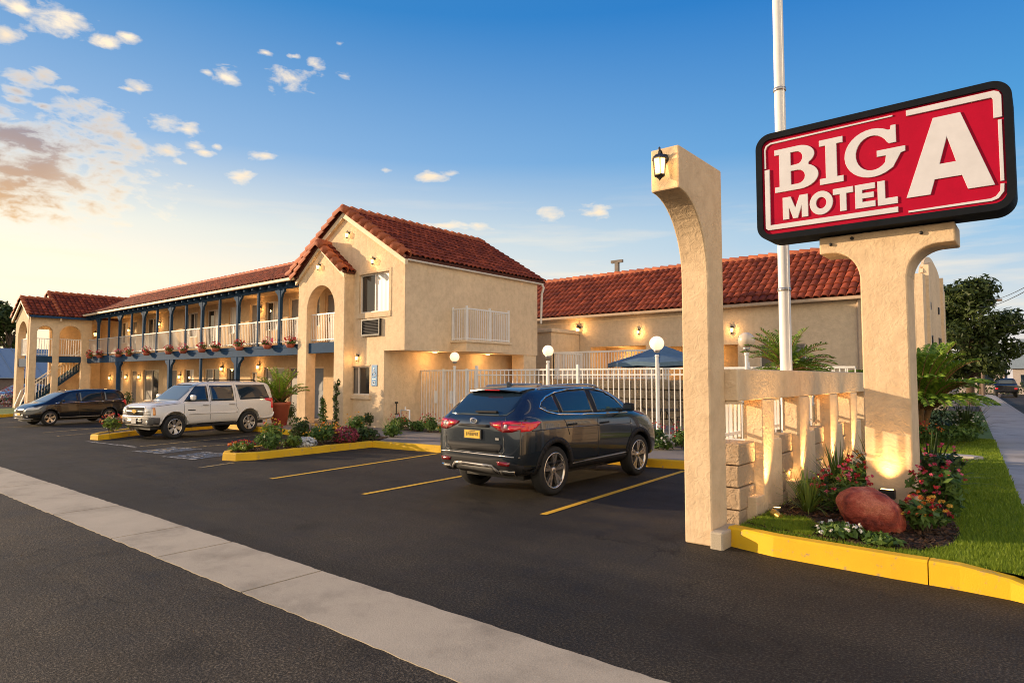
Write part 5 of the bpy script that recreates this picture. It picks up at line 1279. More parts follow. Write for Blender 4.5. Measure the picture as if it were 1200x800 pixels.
for i, (a, b) in enumerate(PI_):
    m = MB(); m.box(-3.05, -2.80, a, b, 0, 1.618); m.box(-3.04, -2.802, b, b+.30, 0, 1.08) if i < 4 else None
    m.box(-3.04, -2.803, a-.30, a, 0, .42); m.box(-3.03, -2.99, a-.30, a, .42, .62)
    m.build('pier', 'stucco', t, bevel=.012)
    k = MB()
    for j in range(4):
        o = [.0, .012, -.008, .01][(i+j) % 4]; k.box(-3.32, -2.92+o, a-.56, a-.01-(.0 if j > 1 else .04), .02+j*.27, .275+j*.27)
    k.build('block_stack', 'block', t, bevel=.012)
    g = MB(); railing(g, (-3.10, prev+.02), (-3.10, a-.02), 1.13, 1.615, .12, .03, .045); g.build('grille', 'white', t)
    prev = b
UG = 'ground spotlights along the garden wall'
for i, (a, b) in enumerate(PI_[:4]):
    f = thing('ground_spotlight', ['small bronze ground spotlight at the nearest garden wall pier', 'small bronze ground spotlight at the second garden wall pier', 'small bronze ground spotlight at the third garden wall pier', 'small bronze ground spotlight at the farthest lit garden wall pier'][i], 'spotlight', (-2.66, a+.02, LZ), group=UG)
    m = MB(); m.lathe([(.001, 0), (.05, 0), (.055, .05), (.045, .075)], (-2.66, a+.02, LZ+.0), 12); m.build('housing', 'fixture', f)
    m = MB(); m.lathe([(.044, .072), (.001, .072)], (-2.66, a+.02, LZ+.0), 12); m.build('lens', 'lamp', f)
    light('spot', 'SPOT', (-2.60, a+.03, LZ+.10), 150, f, rad=.03, target=(-2.84, a+.05, 1.6), angle=58, blend=1)
    light('niche_glow', 'POINT', (-2.92, a-.14, .52), 1.2, rad=.03)
t = thing('landscape_lamp', 'small brass landscape lamp on the bed by the arch pillar', 'spotlight', (-2.55, 8.05, LZ))
m = MB(); m.tube([(-2.55, 8.05, LZ-.02), (-2.55, 8.05, LZ+.05)], .012, 6); m.build('stake', 'fixture', t); m = MB(); m.tube([(-2.50, 8.02, LZ+.04), (-2.60, 8.08, LZ+.075)], [.035, .05], 10); m.build('shade', 'gold', t)

SY, TY = 9.42, 9.64
t = thing('sign_post', 'broad stucco signpost with flared concave arms', 'post', (-1.6, 9.9, 0))
P = [(-1.89, 0), (-1.89, 3.22)]+[(-2.23+.34*math.cos(R(a)), 3.22+.40*math.sin(R(a))) for a in range(8, 91, 9)]+[(-2.39, 3.62), (-2.39, 3.85), (-.81, 3.85), (-.81, 3.60), (-.98, 3.60)]+[(-.98-.36*math.sin(R(a)), 3.22+.38*math.cos(R(a))) for a in range(5, 91, 9)]+[(-1.345, 3.22), (-1.345, 0)]
MB().prism(P, XZ(TY), 0, .58).build('shaft', 'stucco_heavy', t, bevel=.018)
m = MB()
for x, z in ((-2.24, 3.74), (-1.97, 3.79), (-1.17, 3.75)): m.lathe([(.001, -.03), (.022, -.03), (.022, 0)], (x, TY, z), 10, 'y')
m.build('bolt', 'black', t)
t = thing('ground_spotlight', 'black spotlight glowing at the foot of the signpost', 'spotlight', (-1.62, 9.4, LZ))
m = MB(); m.box(-1.71, -1.53, 9.42, 9.52, LZ+.16, LZ+.27); m.tube([(-1.62, 9.47, LZ), (-1.62, 9.47, LZ+.18)], .02, 8); m.build('housing', 'black', t)
MB().box(-1.69, -1.55, 9.44, 9.50, LZ+.27, LZ+.274).build('lens', 'lamp', t)
light('spot', 'SPOT', (-1.62, 9.49, LZ+.29), 34, t, rad=.04, target=(-1.62, 9.68, LZ+1.1), angle=88, blend=1)

def motel_sign():
    t = thing('motel_sign', 'large red motel sign with white lettering in a black frame', 'sign', (-1.68, SY, 3.86))
    x0, x1, z0, z1, r = -3.17, -.19, 3.87, 5.43, .21
    def rr(i):
        a, b, c, d, q = x0+i, x1-i, z0+i, z1-i, max(.02, r-i)
        return arc(a+q, c+q, q, 180, 270, 8)+arc(b-q, c+q, q, 270, 360, 8)+arc(b-q, d-q, q, 0, 90, 8)+arc(a+q, d-q, q, 90, 180, 8)
    O, I = rr(0), rr(.085); n = len(O); m = MB()
    f0 = lambda p, y: [(a, y, b) for a, b in p]
    v = f0(O, SY)+f0(I, SY)+f0(I, SY+.04)+f0(O, SY+.50)
    m.add(v, [(i, (i+1) % n, n+(i+1) % n, n+i) for i in range(n)]+[(n+i, n+(i+1) % n, 2*n+(i+1) % n, 2*n+i) for i in range(n)]+[(3*n+i, 3*n+(i+1) % n, (i+1) % n, i) for i in range(n)]+[tuple(range(3*n, 4*n))])
    m.build('cabinet', 'sign_frame', t)
    MB().add(f0(I, SY+.035), [tuple(range(n))]).build('face', 'sign_red', t)
    def glyph(name, outer, holes, X0, X1, Z0, Z1, d=.014):
        cu = bpy.data.curves.new('g', 'CURVE'); cu.dimensions = '2D'; cu.fill_mode = 'BOTH'; cu.extrude = d/2; cu.bevel_depth = .004
        for P in [outer]+holes:
            sp = cu.splines.new('POLY'); sp.points.add(len(P)-1); sp.use_cyclic_u = True
            for q, (a, b) in zip(sp.points, P): q.co = (X0+(X1-X0)*a, Z0+(Z1-Z0)*b, 0, 1)
        ob = bpy.data.objects.new('g', cu); COL.objects.link(ob); me = bpy.data.meshes.new_from_object(ob.evaluated_get(bpy.context.evaluated_depsgraph_get()))
        bpy.data.objects.remove(ob); y = SY+.034-d/2
        m = MB(); m.add([(v.co.x, y-v.co.z, v.co.y) for v in me.vertices], [tuple(p.vertices) for p in me.polygons])
        return m.build(name, 'sign_white', t)
    E = lambda cx, cy, rx, rz, a0, a1, k=12: [(cx+rx*math.cos(R(a0+(a1-a0)*i/k)), cy+rz*math.sin(R(a0+(a1-a0)*i/k))) for i in range(k+1)]
    big = [('B', [(0, 0), (.56, 0)]+E(.58, .28, .42, .28, -90, 62)+E(.56, .765, .36, .235, -50, 90)+[(0, 1), (0, .885), (.11, .885), (.11, .115), (0, .115)],
            [[(.37, .12)]+E(.54, .285, .17, .165, -90, 90, 8)+[(.37, .45)], [(.37, .57)]+E(.52, .73, .14, .155, -90, 90, 8)+[(.37, .885)]], -2.905, -2.33, 4.55, 5.165),
           ('I', [(0, 0), (1, 0), (1, .125), (.73, .125), (.73, .875), (1, .875), (1, 1), (0, 1), (0, .875), (.27, .875), (.27, .125), (0, .125)], [], -2.305, -2.015, 4.55, 5.165),
           ('G', [(.86, 1.0), (.86, .64), (.755, .64)]+E(.47, .5, .285, .375, 28, 318, 22)+[(.70, .40), (.55, .40), (.55, .52), (1.0, .52), (1.0, .42), (.93, .40), (.80, .13)]+E(.47, .5, .47, .51, 308, 55, 22)+[(.78, .92), (.79, 1.0)], [], -1.99, -1.29, 4.54, 5.165),
           ('A', [(0, 0), (.345, 1), (.655, 1), (1, 0), (.715, 0), (.655, .19), (.335, .19), (.28, 0)], [[(.395, .375), (.595, .375), (.495, .74)]], -1.285, -.39, 4.185, 5.14),
           ('M', [(0, 0), (0, 1), (.31, 1), (.5, .43), (.69, 1), (1, 1), (1, 0), (.77, 0), (.77, .62), (.585, 0), (.415, 0), (.23, .62), (.23, 0)], [], -2.805, -2.475, 4.145, 4.455),
           ('O', E(.5, .5, .5, .52, 0, 345, 23), [E(.5, .5, .24, .27, 0, 340, 17)], -2.445, -2.155, 4.145, 4.455),
           ('T', [(.35, 0), (.65, 0), (.65, .76), (1, .76), (1, 1), (0, 1), (0, .76), (.35, .76)], [], -2.145, -1.905, 4.145, 4.455),
           ('E', [(0, 0), (1, 0), (1, .23), (.34, .23), (.34, .40), (.93, .40), (.93, .61), (.34, .61), (.34, .77), (1, .77), (1, 1), (0, 1)], [], -1.875, -1.645, 4.145, 4.455),
           ('L', [(0, 0), (1, 0), (1, .25), (.36, .25), (.36, 1), (0, 1)], [], -1.61, -1.39, 4.14, 4.455)]
    for nm, o, h, a, b, c, d in big: glyph('letter', o, h, a, b, c, d)
    bar = lambda P, d=.02: glyph('border_bar', P, [], 0, 1, 0, 1, d)
    bar([(-3.045, 4.90), (-2.985, 4.90), (-2.985, 4.085), (-1.39, 4.085), (-1.39, 4.022), (-3.01, 4.022), (-3.045, 4.05)])
    bar([(-1.26, 5.245), (-1.26, 5.31), (-.36, 5.31), (-.315, 5.285), (-.295, 5.24), (-.295, 4.985), (-.37, 4.985), (-.37, 5.215), (-.385, 5.24)])
    bar([(-3.05, 4.93), (-3.035, 4.93), (-3.035, 5.20), (-3.01, 5.25), (-2.96, 5.275), (-1.42, 5.285), (-1.42, 5.297), (-2.965, 5.293), (-3.025, 5.262), (-3.05, 5.205)], .012)
    bar([(-.33, 4.95), (-.30, 4.95), (-.30, 4.22), (-.33, 4.22)], .012)
    bar([(-.33, 4.18), (-.30, 4.18), (-.305, 4.09), (-.36, 4.015), (-.42, 3.995), (-1.27, 3.995), (-1.27, 4.012), (-.43, 4.02), (-.38, 4.04), (-.335, 4.10)], .012)
motel_sign()
t = thing('flagpole', 'tall white flagpole rising out of the picture behind the sign', 'pole', (-3.4, 11.4, 0))
m = MB(); m.tube([(-3.4, 11.4, 0), (-3.4, 11.4, 4.5), (-3.4, 11.4, 10.5)], [.10, .095, .08], 20); m.build('shaft', 'white', t)
for zz in (3.4, 6.9): MB().lathe([(.1, -.03), (.106, -.025), (.106, .025), (.095, .03)], (-3.4, 11.4, zz), 20).build('joint_collar', 'silver', t)
m = MB(); m.tube([(-3.31, 11.33, 1.2), (-3.32, 11.33, 10.4)], .006, 5); m.build('halyard', 'white', t)
# red boulder
def boulder():
    bm = bmesh.new(); bmesh.ops.create_icosphere(bm, subdivisions=5, radius=1); from mathutils import noise as N
    for v in bm.verts:
        p = v.co.copy(); k = 1+.16*N.noise(p*1.1+Vector((3, 1, 2)))+.06*N.noise(p*3)+.018*N.noise(p*9); v.co = Vector((p.x*.335*k, p.y*.29*k, p.z*.29*k))
        v.co.z += -.14*v.co.x
    me = bpy.data.meshes.new('red_boulder'); bm.to_mesh(me); bm.free(); me.polygons.foreach_set('use_smooth', [True]*len(me.polygons)); me.materials.append(MT['boulder'])
    o = bpy.data.objects.new('red_boulder', me); COL.objects.link(o); o.location = (-1.58, 8.22, LZ+.175); o.rotation_euler = (0, 0, R(36)); OFF[o.name] = Vector()
    tag(o, 'smooth red boulder in the bed before the signpost', 'boulder')
boulder()

# ------------------------------------------------------------------ pool fence, globe lamps, umbrella
FA, FB, FC = Vector((-18.0, 16.1)), Vector((-7.9, 16.75)), Vector((-3.4, 17.1))
fy = lambda x: FA.y+(x-FA.x)*(FB.y-FA.y)/(FB.x-FA.x)
t = thing('pool_gate', 'white barred gate with latch boxes beside the gabled block', 'gate', (-16.7, 16.2, .15))
m = MB(); railing(m, (-17.85, fy(-17.85)), (-15.2, fy(-15.2)), .2, 2.17, .13, .021, .045); m.build('panel', 'white', t)
for x in (-17.95, -16.65, -15.55):
    m = MB(); y = fy(x); h = 2.24 if x < -17 else 2.2; m.box(x-.035, x+.035, y-.035, y+.035, .14, h); m.build('post', 'white', t)
for x in (-16.95, -16.2):
    m = MB(); y = fy(x)-.05; m.box(x-.07, x+.07, y-.03, y+.03, .98, 1.42); m.build('latch_box', 'white', t)
t = thing('pool_fence', 'white picket style metal fence with double top rail round the pool', 'fence', (-10, 16.6, .15))
for a, b in ((-15.1, -12.2), (-12.2, -11.1), (-11.1, -8.5), (-8.5, -6.0), (-6.0, -3.5)):
    m = MB(); railing(m, (a, fy(a)), (b, fy(b)), .22, 2.17, .165, .025, .045, 1.98); m.build('panel', 'white', t)
    m = MB(); m.box(a-.04, a+.04, fy(a)-.04, fy(a)+.04, .14, 2.30); m.build('post', 'white', t)
gl = ['glowing globe lamp at the pool gate', 'glowing globe lamp above the roof of the dark suv', 'glowing globe lamp before the blue umbrella', 'pale unlit globe lamp behind the garden wall']
for i, (x, z, rad) in enumerate(((-16.0, 2.62, .17), (-12.1, 2.74, .175), (-8.45, 2.86, .205), (-5.98, 2.86, .21))):
    y = fy(x)-.12; t = thing('globe_lamp', gl[i], 'lamp', (x, y, .15), group='globe lamps along the pool fence')
    m = MB(); m.lathe([(.001, 0), (.11, 0), (.11, .04), (.06, .08), (.05, .12), (.045, z-.55), (.05, z-.50)], (x, y, .15), 14); m.lathe([(.05, 0), (.065, .03), (.05, .06)], (x, y, z-.38), 14); m.build('post', 'white', t)
    m = MB(); m.lathe([(.05, -rad-.06), (.085, -rad-.03), (.09, -rad+.02), (.07, -rad+.04)], (x, y, z), 14); m.build('collar', 'silver', t)
    m = MB(); m.lathe([(max(.001, rad*math.sin(R(a))), -rad*math.cos(R(a))) for a in range(0, 181, 12)], (x, y, z), 22); go = m.build('globe', 'globe' if i < 3 else 'globe_dim', t)
t = thing('patio_umbrella', 'blue fabric patio umbrella behind the pool fence', 'umbrella', (-9.5, 19, 0))
m = MB(); apex = (-9.5, 19, 2.95); rim = [(-9.5+1.75*math.cos(R(22.5+45*k)), 19+1.75*math.sin(R(22.5+45*k)), 2.34) for k in range(8)]
for k in range(8):
    a, b = Vector(rim[k]), Vector(rim[(k+1) % 8]); ap = Vector(apex); ma = ap.lerp(a, .5)-Vector((0, 0, .03)); mb_ = ap.lerp(b, .5)-Vector((0, 0, .03)); e = (a+b)/2+Vector((0, 0, .05)); mm = (ma+mb_)/2-Vector((0, 0, .02))
    m.add([tuple(ap), tuple(ma), tuple(mm), tuple(mb_), tuple(a), tuple(e), tuple(b), (a.x, a.y, a.z-.12), (e.x, e.y, e.z-.13), (b.x, b.y, b.z-.12)], [(0, 1, 2), (0, 2, 3), (1, 4, 5, 2), (2, 5, 6, 3), (4, 7, 8, 5), (5, 8, 9, 6)])
m.build('canopy', 'umbrella', t)
m = MB(); m.tube([(-9.5, 19, .15), (-9.5, 19, 2.98)], .024, 8); m.lathe([(.035, 0), (.04, .05), (.001, .09)], (-9.5, 19, 2.94), 10); m.build('pole', 'fixture', t)
for k in range(8): m = MB(); m.tube([(-9.5, 19, 2.88), rim[k]], .010, 5); m.build('rib', 'fixture', t)
t = thing('patio_table', 'round patio table under the blue umbrella', 'table', (-9.5, 19, .15)); m = MB(); m.lathe([(.05, .74), (.6, .74), (.62, .76), (.6, .78), (.05, .78)], (-9.5, 19, .1), 24); m.build('tabletop', 'interior', t)
for a in (0.5, 2.6, 4.7): m = MB(); m.tube([(-9.5+.1*math.cos(a), 19+.1*math.sin(a), .86), (-9.5+.45*math.cos(a), 19+.45*math.sin(a), .16)], .02, 6); m.build('leg', 'interior', t)
def chair(label, x, y, rz):
    t = thing('patio_chair', label, 'chair', (x, y, .155), rz, group='dark chairs round the patio table', local=True)
    for a, b in ((-.2, -.2), (.2, -.2), (-.2, .2), (.2, .2)): MB().tube([(a, b, .42), (a*1.15, b*1.15, 0)], .014, 6).build('leg', 'black', t)
    MB().box(-.23, .23, -.22, .22, .42, .455).build('seat', 'interior', t, bevel=.01)
    m = MB(); m.tube([(-.21, .22, .44), (-.22, .29, .9), (.22, .29, .9), (.21, .22, .44)], .016, 6)
    for k in range(5): m.beam((-.15+.075*k, .23, .46), (-.15+.075*k, .29, .89), .03, .012)
    m.build('backrest', 'interior', t)
chair('dark patio chair left of the table under the umbrella', -10.5, 18.7, R(70)); chair('dark patio chair right of the table under the umbrella', -8.5, 18.6, R(-80)); chair('dark patio chair behind the table under the umbrella', -9.2, 20.0, R(10))
# gas meter pipes
t = thing('gas_meter', 'grey and white gas meter pipes against the gabled block wall', 'gas meter', (-17.3, 14.75, .15))
m = MB(); m.tube([(-17.55, 14.8, .1), (-17.55, 14.8, .95), (-17.55, 14.8, 1.0)], .025, 8); m.tube([(-17.62, 14.8, .62), (-17.4, 14.8, .62), (-17.4, 14.8, .1)], .022, 8); m.build('riser_pipe', 'fixture', t)
m = MB(); m.tube([(-17.25, 14.75, .1), (-17.25, 14.75, .78), (-16.8, 14.75, .78), (-16.8, 14.75, .1)], .028, 8); m.tube([(-17.02, 14.75, .78), (-17.02, 14.75, .9)], .022, 8); m.build('bypass_pipe', 'white', t)
m = MB(); m.lathe([(.001, -.09), (.08, -.08), (.10, 0), (.08, .08), (.001, .09)], (-17.4, 14.76, .52), 14); m.build('meter_body', 'silver', t); m = MB(); m.lathe([(.001, -.03), (.06, -.03), (.06, .03), (.001, .03)], (-17.55, 14.8, 1.02), 12); m.build('valve', 'fixture', t)
# ------------------------------------------------------------------ plants
def plant(kind, label, x, y, z, r, h, group, seed=1, fl=None, leaf='leaf', n=420):
    t = thing({'spiky': 'spiky_plant', 'flower': 'flowering_plant', 'bush': 'shrub', 'tall': 'columnar_plant', 'dome': 'flowering_shrub'}[kind], label, {'spiky': 'spiky plant', 'flower': 'flowers', 'bush': 'shrub', 'tall': 'shrub', 'dome': 'shrub'}[kind], (x, y, z), group=group)
    if kind == 'spiky': blades(MB(), (x, y, z-.02), n//3, h*1.15, max(.018, h*.05), seed, 1.0, .7).build('leaves', leaf, t)
    elif kind == 'tall':
        m = MB()
        for k in range(9): leaf_cloud(m, (x+rng.uniform(-.05, .05), y+rng.uniform(-.05, .05), z+h*(k+.6)/9.5), (r*(1-.07*k), r*(1-.07*k), h/12), n//9, .055, seed+k, .3, .3)
        m.build('leaves', leaf, t); MB().tube([(x, y, z-.03), (x, y, z+h*.9)], .015, 6).build('stem', 'bark', t)
    elif kind == 'dome':
        leaf_cloud(MB(), (x, y, z+h*.42), (r, r, h*.55), n, .04, seed, .75, upb=.4, aspect=.7).build('flowers', fl, t); leaf_cloud(MB(), (x, y, z+h*.3), (r*.95, r*.95, h*.42), n//2, .05, seed+5, .5).build('leaves', leaf, t)
    else:
        lump_cloud(MB(), (x, y, z+h*.42), (r, r, h*.5), n, .055 if r > .25 else .045, seed, 8).build('leaves', leaf, t)
        m = MB()
        for k in range(7):
            a = seed+k*2.4; m.tube([(x+.04*math.cos(a), y+.04*math.sin(a), z-.03), (x+r*.5*math.cos(a), y+r*.5*math.sin(a), z+h*.55)], .007, 5)
        m.build('stem', 'bark', t)
        if fl:
            for j, f in enumerate(fl if isinstance(fl, tuple) else (fl,)):
                m = MB(); rs = np.random.RandomState(seed*7+j); k = int(13*(r/.3)**1.2)+5
                d = rand_unit(rs, k); d[:, 2] = np.abs(d[:, 2])*.9+.1; C = np.array([x, y, z+h*.45])+d*np.array([r*1.0, r*1.0, h*.6])*(.8+.3*rs.rand(k))[:, None]
                for c in C: leaf_cloud(m, tuple(c), (.024, .024, .018), 7, .019, rs.randint(1e6), .4, upb=.8, aspect=.8)
                m.build('flowers', f, t)
    return t
G1 = 'plants in the island bed'
ISL = [('flower', 'low orange and yellow blooms at the rounded tip of the island bed', -14.72, 7.72, .30, .26, ('fl_oran', 'fl_red'), 'leaf_lt'), ('bush', 'round green bush near the tip of the island bed', -14.55, 8.25, .32, .50, None, 'leaf'),
       ('flower', 'tall red and yellow flower spikes left of the round green bush', -15.1, 8.7, .32, .72, ('fl_yel', 'fl_red'), 'leaf_lt'), ('bush', 'small light green bush beside the white flowers', -14.5, 8.85, .28, .36, None, 'leaf_lt'),
       ('dome', 'silvery white low flower clump at the kerb of the island bed', -14.46, 9.25, .28, .26, 'fl_white', 'leaf_blue'), ('bush', 'upright dark green bush in the middle of the island bed', -15.2, 9.5, .32, .85, None, 'leaf_dark'),
       ('bush', 'wide mid green bush with yellow tops in the island bed', -14.75, 9.95, .48, .55, 'fl_yel', 'leaf'), ('dome', 'dome of maroon blooms by the island kerb', -14.52, 10.5, .36, .46, 'fl_maroon', 'leaf_dark'),
       ('flower', 'orange flowering clump behind the wide green bush', -15.4, 10.6, .36, .52, ('fl_oran', 'fl_yel'), 'leaf'), ('bush', 'green bush with one yellow spike at the back of the island', -15.2, 11.3, .34, .75, 'fl_yel', 'leaf'),
       ('bush', 'low spreading dark bush at the inner end of the island', -14.65, 11.15, .42, .40, None, 'leaf_dark'), ('flower', 'pink flowering clump at the left edge of the island', -15.75, 9.9, .30, .45, 'fl_pink', 'leaf')]
for i, (k, lab, x, y, r, h, f, lf) in enumerate(ISL): plant(k, lab, x, y, .15, r, h, G1, 11+i, f, lf, 520)
G2 = 'plants along the foot of the gabled block'
plant('spiky', 'spiky green plant at the corner where the kerbs meet', -14.95, 12.45, .15, .4, .62, G2, 31, None, 'leaf_lt', 200); plant('bush', 'green bush at the foot of the spiky plant', -14.9, 12.4, .15, .34, .42, G2, 32, None, 'leaf', 420)
plant('tall', 'tall thin dark plant against the porch pier', -19.35, 13.6, .15, .15, 1.75, G2, 33, None, 'leaf_dark', 420); plant('tall', 'short upright plant left of the porch pier foot', -20.3, 13.7, .15, .2, 1.05, G2, 36, None, 'leaf', 400)
plant('bush', 'small dark upright bush below the lower gable window', -18.0, 13.95, .15, .24, .62, G2, 34, None, 'leaf_dark', 380)
for i, (x, y, r, h, f, lab) in enumerate([(-16.55, 14.1, .42, .56, 'fl_red', 'red flowering bush in front of the gas meter'), (-15.9, 14.25, .3, .36, None, 'low green bush between two red flowering bushes'), (-15.2, 14.2, .38, .60, 'fl_red', 'red flowering bush in front of the pool gate'), (-14.4, 14.2, .34, .36, 'fl_yel', 'low bush with yellow flowers before the gate'), (-13.55, 14.2, .45, .62, 'fl_red', 'largest red flowering bush beside the dark suv'),
        (-7.75, 14.95, .36, .60, 'fl_red', 'red flowering bush behind the bonnet of the dark suv'), (-6.9, 14.9, .36, .62, 'fl_red', 'red flowering bush between the dark suv and the arch pillar'), (-7.3, 14.5, .3, .28, 'fl_white', 'low white flowering clump before the globe lamp')]):
    plant('flower' if f else 'bush', lab, x, y, .15, r, h, 'bushes along the pool fence', 50+i, f, 'leaf', 480)
G3 = 'plants in the small island beside the white suv'
plant('flower', 'orange and red clump in the small island before the white suv', -22.85, 7.65, .14, .32, .62, G3, 61, ('fl_oran', 'fl_red'), 'leaf_lt', 420); plant('bush', 'small green bush in the small island before the white suv', -23.5, 8.5, .14, .34, .55, G3, 62, None, 'leaf', 420)
plant('bush', 'dark bush on the lawn behind the black minivan', -33.2, 11.5, .14, .5, 1.2, 'bushes near the wing', 63, None, 'leaf_dark', 520); plant('flower', 'red flowering bush on the ground behind the black minivan', -31.8, 11.3, .14, .5, .5, 'bushes near the wing', 64, 'fl_red', 'leaf', 420)
plant('bush', 'green box hedge plant under the balcony beside the blue post', -34.0, 13.9, .15, .7, 1.1, 'bushes near the wing', 65, None, 'leaf', 600); plant('bush', 'dark bush just behind the tailgate of the white suv', -23.6, 14.3, .15, .4, .8, 'bushes near the wing', 67, None, 'leaf_dark', 420)
plant('dome', 'deep red rounded shrub on the lawn beyond the stair tower', -52.5, 11.6, .1, .8, 1.3, 'bushes by the stair tower', 66, 'fl_maroon', 'leaf_dark', 700); plant('bush', 'green hedge bush inside the foot of the stair tower', -47.6, 13.0, .1, .8, 1.3, 'bushes by the stair tower', 68, None, 'leaf', 700)
plant('flower', 'low reddish clump at the foot of the stair tower corner', -46.0, 11.3, .12, .45, .4, 'bushes by the stair tower', 69, ('fl_oran',), 'leaf', 300)
# pot palm by the porch
t = thing('plant_pot', 'large red terracotta pot beside the arched porch', 'plant pot', (-21.9, 12.9, .15)); m = MB(); m.lathe([(.001, 0), (.26, 0), (.36, .72), (.40, .74), (.40, .84), (.34, .84), (.32, .74), (.001, .72)], (-21.9, 12.9, .15), 24); m.build('vessel', 'terracotta', t)
t = thing('potted_palm', 'feathery green palm growing in the terracotta pot', 'palm', (-21.9, 12.9, .9)); L = MB(); ST = MB()
for k in range(26):
    a = k*2.4; e = .35+.65*((k*7) % 10)/10; frond(L, (-21.9, 12.9, .95), (math.cos(a)*(1.2-e), math.sin(a)*(1.2-e), e+.25), 1.0+.45*e, 1.1, 18, .32, .024, k, ST, 8)
L.build('fronds', 'palm', t); ST.build('stalks', 'palm_stalk', t)
lump_cloud(MB(), (-21.9, 12.9, 1.05), (.34, .34, .25), 260, .07, 9).build('undergrowth', 'leaf_dark', t)
# palm over the garden wall
t = thing('fan_palm', 'green palm showing over the garden wall behind the flagpole', 'palm', (-4.35, 14.6, 0)); L = MB(); ST = MB()
for k in range(36):
    a = k*2.4; e = .05+.95*((k*7) % 11)/11; frond(L, (-4.35, 14.6, 2.0), (math.cos(a)*(1.25-e), math.sin(a)*(1.25-e), e+.12), .98+.15*e, 1.25, 18, .32, .020, 100+k, ST, 8)
L.build('fronds', 'palm', t); ST.build('stalks', 'palm_stalk', t); MB().tube([(-4.35, 14.6, -.02), (-4.35, 14.6, 1.0), (-4.33, 14.6, 2.02)], [.16, .13, .12], 10).build('trunk', 'bark', t)
# right hand bed around the sign
G4 = 'plants in the bed below the motel sign'
BD = [('spiky', 'spiky light green plant in front of the first garden wall pier', -2.38, 8.75, .4, .52, None, 'leaf_lt', 330), ('spiky', 'taller spiky grass behind the first spiky plant', -2.35, 10.2, .4, .72, None, 'leaf', 330), ('spiky', 'farthest spiky grass tuft near the end of the garden wall', -2.25, 12.2, .4, .75, None, 'leaf', 320),
      ('flower', 'pink and red flowering bush left of the red boulder', -2.0, 8.95, .36, .56, ('fl_red', 'fl_pink'), 'leaf', 620), ('flower', 'yellow and orange flowers behind the pink bush', -2.15, 10.9, .38, .55, ('fl_yel', 'fl_oran'), 'leaf', 560), ('bush', 'dark leafy mound between the spiky plants', -2.4, 9.6, .32, .36, None, 'leaf_dark', 460),
      ('flower', 'red flowers against the left side of the signpost', -2.05, 9.75, .32, .60, 'fl_red', 'leaf', 480), ('flower', 'orange and yellow flowering clump right of the red boulder', -1.10, 8.45, .26, .40, ('fl_oran', 'fl_yel', 'fl_red'), 'leaf', 520), ('flower', 'pink flowering bush against the right side of the signpost', -1.08, 9.35, .30, .66, ('fl_pink', 'fl_red'), 'leaf', 620),
      ('flower', 'taller pink flowering bush behind the signpost', -1.15, 10.35, .32, .80, 'fl_pink', 'leaf_dark', 620), ('spiky', 'dark spiky tuft behind the signpost', -1.35, 11.2, .35, .9, None, 'leaf_dark', 260), ('bush', 'low spreading ground cover at the kerb before the boulder', -1.75, 7.62, .26, .14, 'fl_white', 'leaf', 420), ('bush', 'second patch of ground cover at the kerb, right of the boulder foot', -1.32, 7.58, .24, .12, None, 'leaf', 380),
      ('flower', 'red blooming clump on the grass behind the signpost', -1.55, 13.6, .30, .42, 'fl_red', 'leaf', 460), ('flower', 'small bush with pink and white flowers at the second pier', -2.45, 10.75, .26, .40, ('fl_white', 'fl_pink'), 'leaf', 360)]
for i, (k, lab, x, y, r, h, f, lf, n) in enumerate(BD): plant(k, lab, x, y, LZ, r, h, G4, 80+i, f, lf, n)
# sago palm mass further along the pavement
t = thing('date_palm', 'large feathery palm beside the pavement beyond the sign', 'palm', (-2.75, 20.6, .2)); L = MB(); ST = MB()
for k in range(84):
    a = k*2.4; e = .34+.66*((k*7) % 13)/13; b = (-2.75+.28*math.cos(a), 20.6+.28*math.sin(a), .95+.2*e)
    frond(L, b, (math.cos(a)*(1.2-e), math.sin(a)*(1.2-e), e+.22), 1.5+.35*e, 1.5, 32, .46, .030, 200+k, ST, 10)
L.build('fronds', 'palm', t); ST.build('stalks', 'palm_stalk', t); m = MB()
for k in range(5): a = k*1.3; m.tube([(-2.75, 20.6, .1), (-2.75+.3*math.cos(a), 20.6+.3*math.sin(a), 1.1)], [.12, .07], 8)
m.build('trunk', 'palm_stalk', t)
G5 = 'shrubs round the large palm'
for i, (k, lab, x, y, r, h, f, lf) in enumerate([('bush', 'dark green shrub left of the large palm foot', -3.2, 19.4, .6, .8, None, 'leaf_dark'), ('flower', 'shrub with orange flowers before the large palm', -2.55, 19.3, .55, .6, ('fl_oran', 'fl_red'), 'leaf'), ('bush', 'rounded green shrub at the pavement edge under the palm', -1.85, 19.6, .55, .65, None, 'leaf'), ('flower', 'pale pink flowering shrub at the pavement edge', -1.65, 20.6, .45, .85, 'fl_white', 'leaf'), ('bush', 'bushy dark shrub behind the large palm', -2.3, 22.3, .8, 1.2, None, 'leaf_dark'), ('spiky', 'spiky dark plant beside the large palm', -1.75, 21.5, .6, 1.0, None, 'leaf_dark')]):
    plant(k, lab, x, y, .2, r, h, G5, 120+i, f, lf, 620)
t = thing('garden_stone', 'pale flat stone lying on the lawn before the palm', 'stone', (-1.45, 16.6, LZ)); m = MB(); m.prism([(-1.95, 16.5), (-1.2, 16.35), (-1.05, 16.55), (-1.3, 16.75), (-1.9, 16.7)], lambda a, b, d: (a, b, d), LZ-.02, LZ+.07); m.build('block', 'sidewalk', t, bevel=.02)
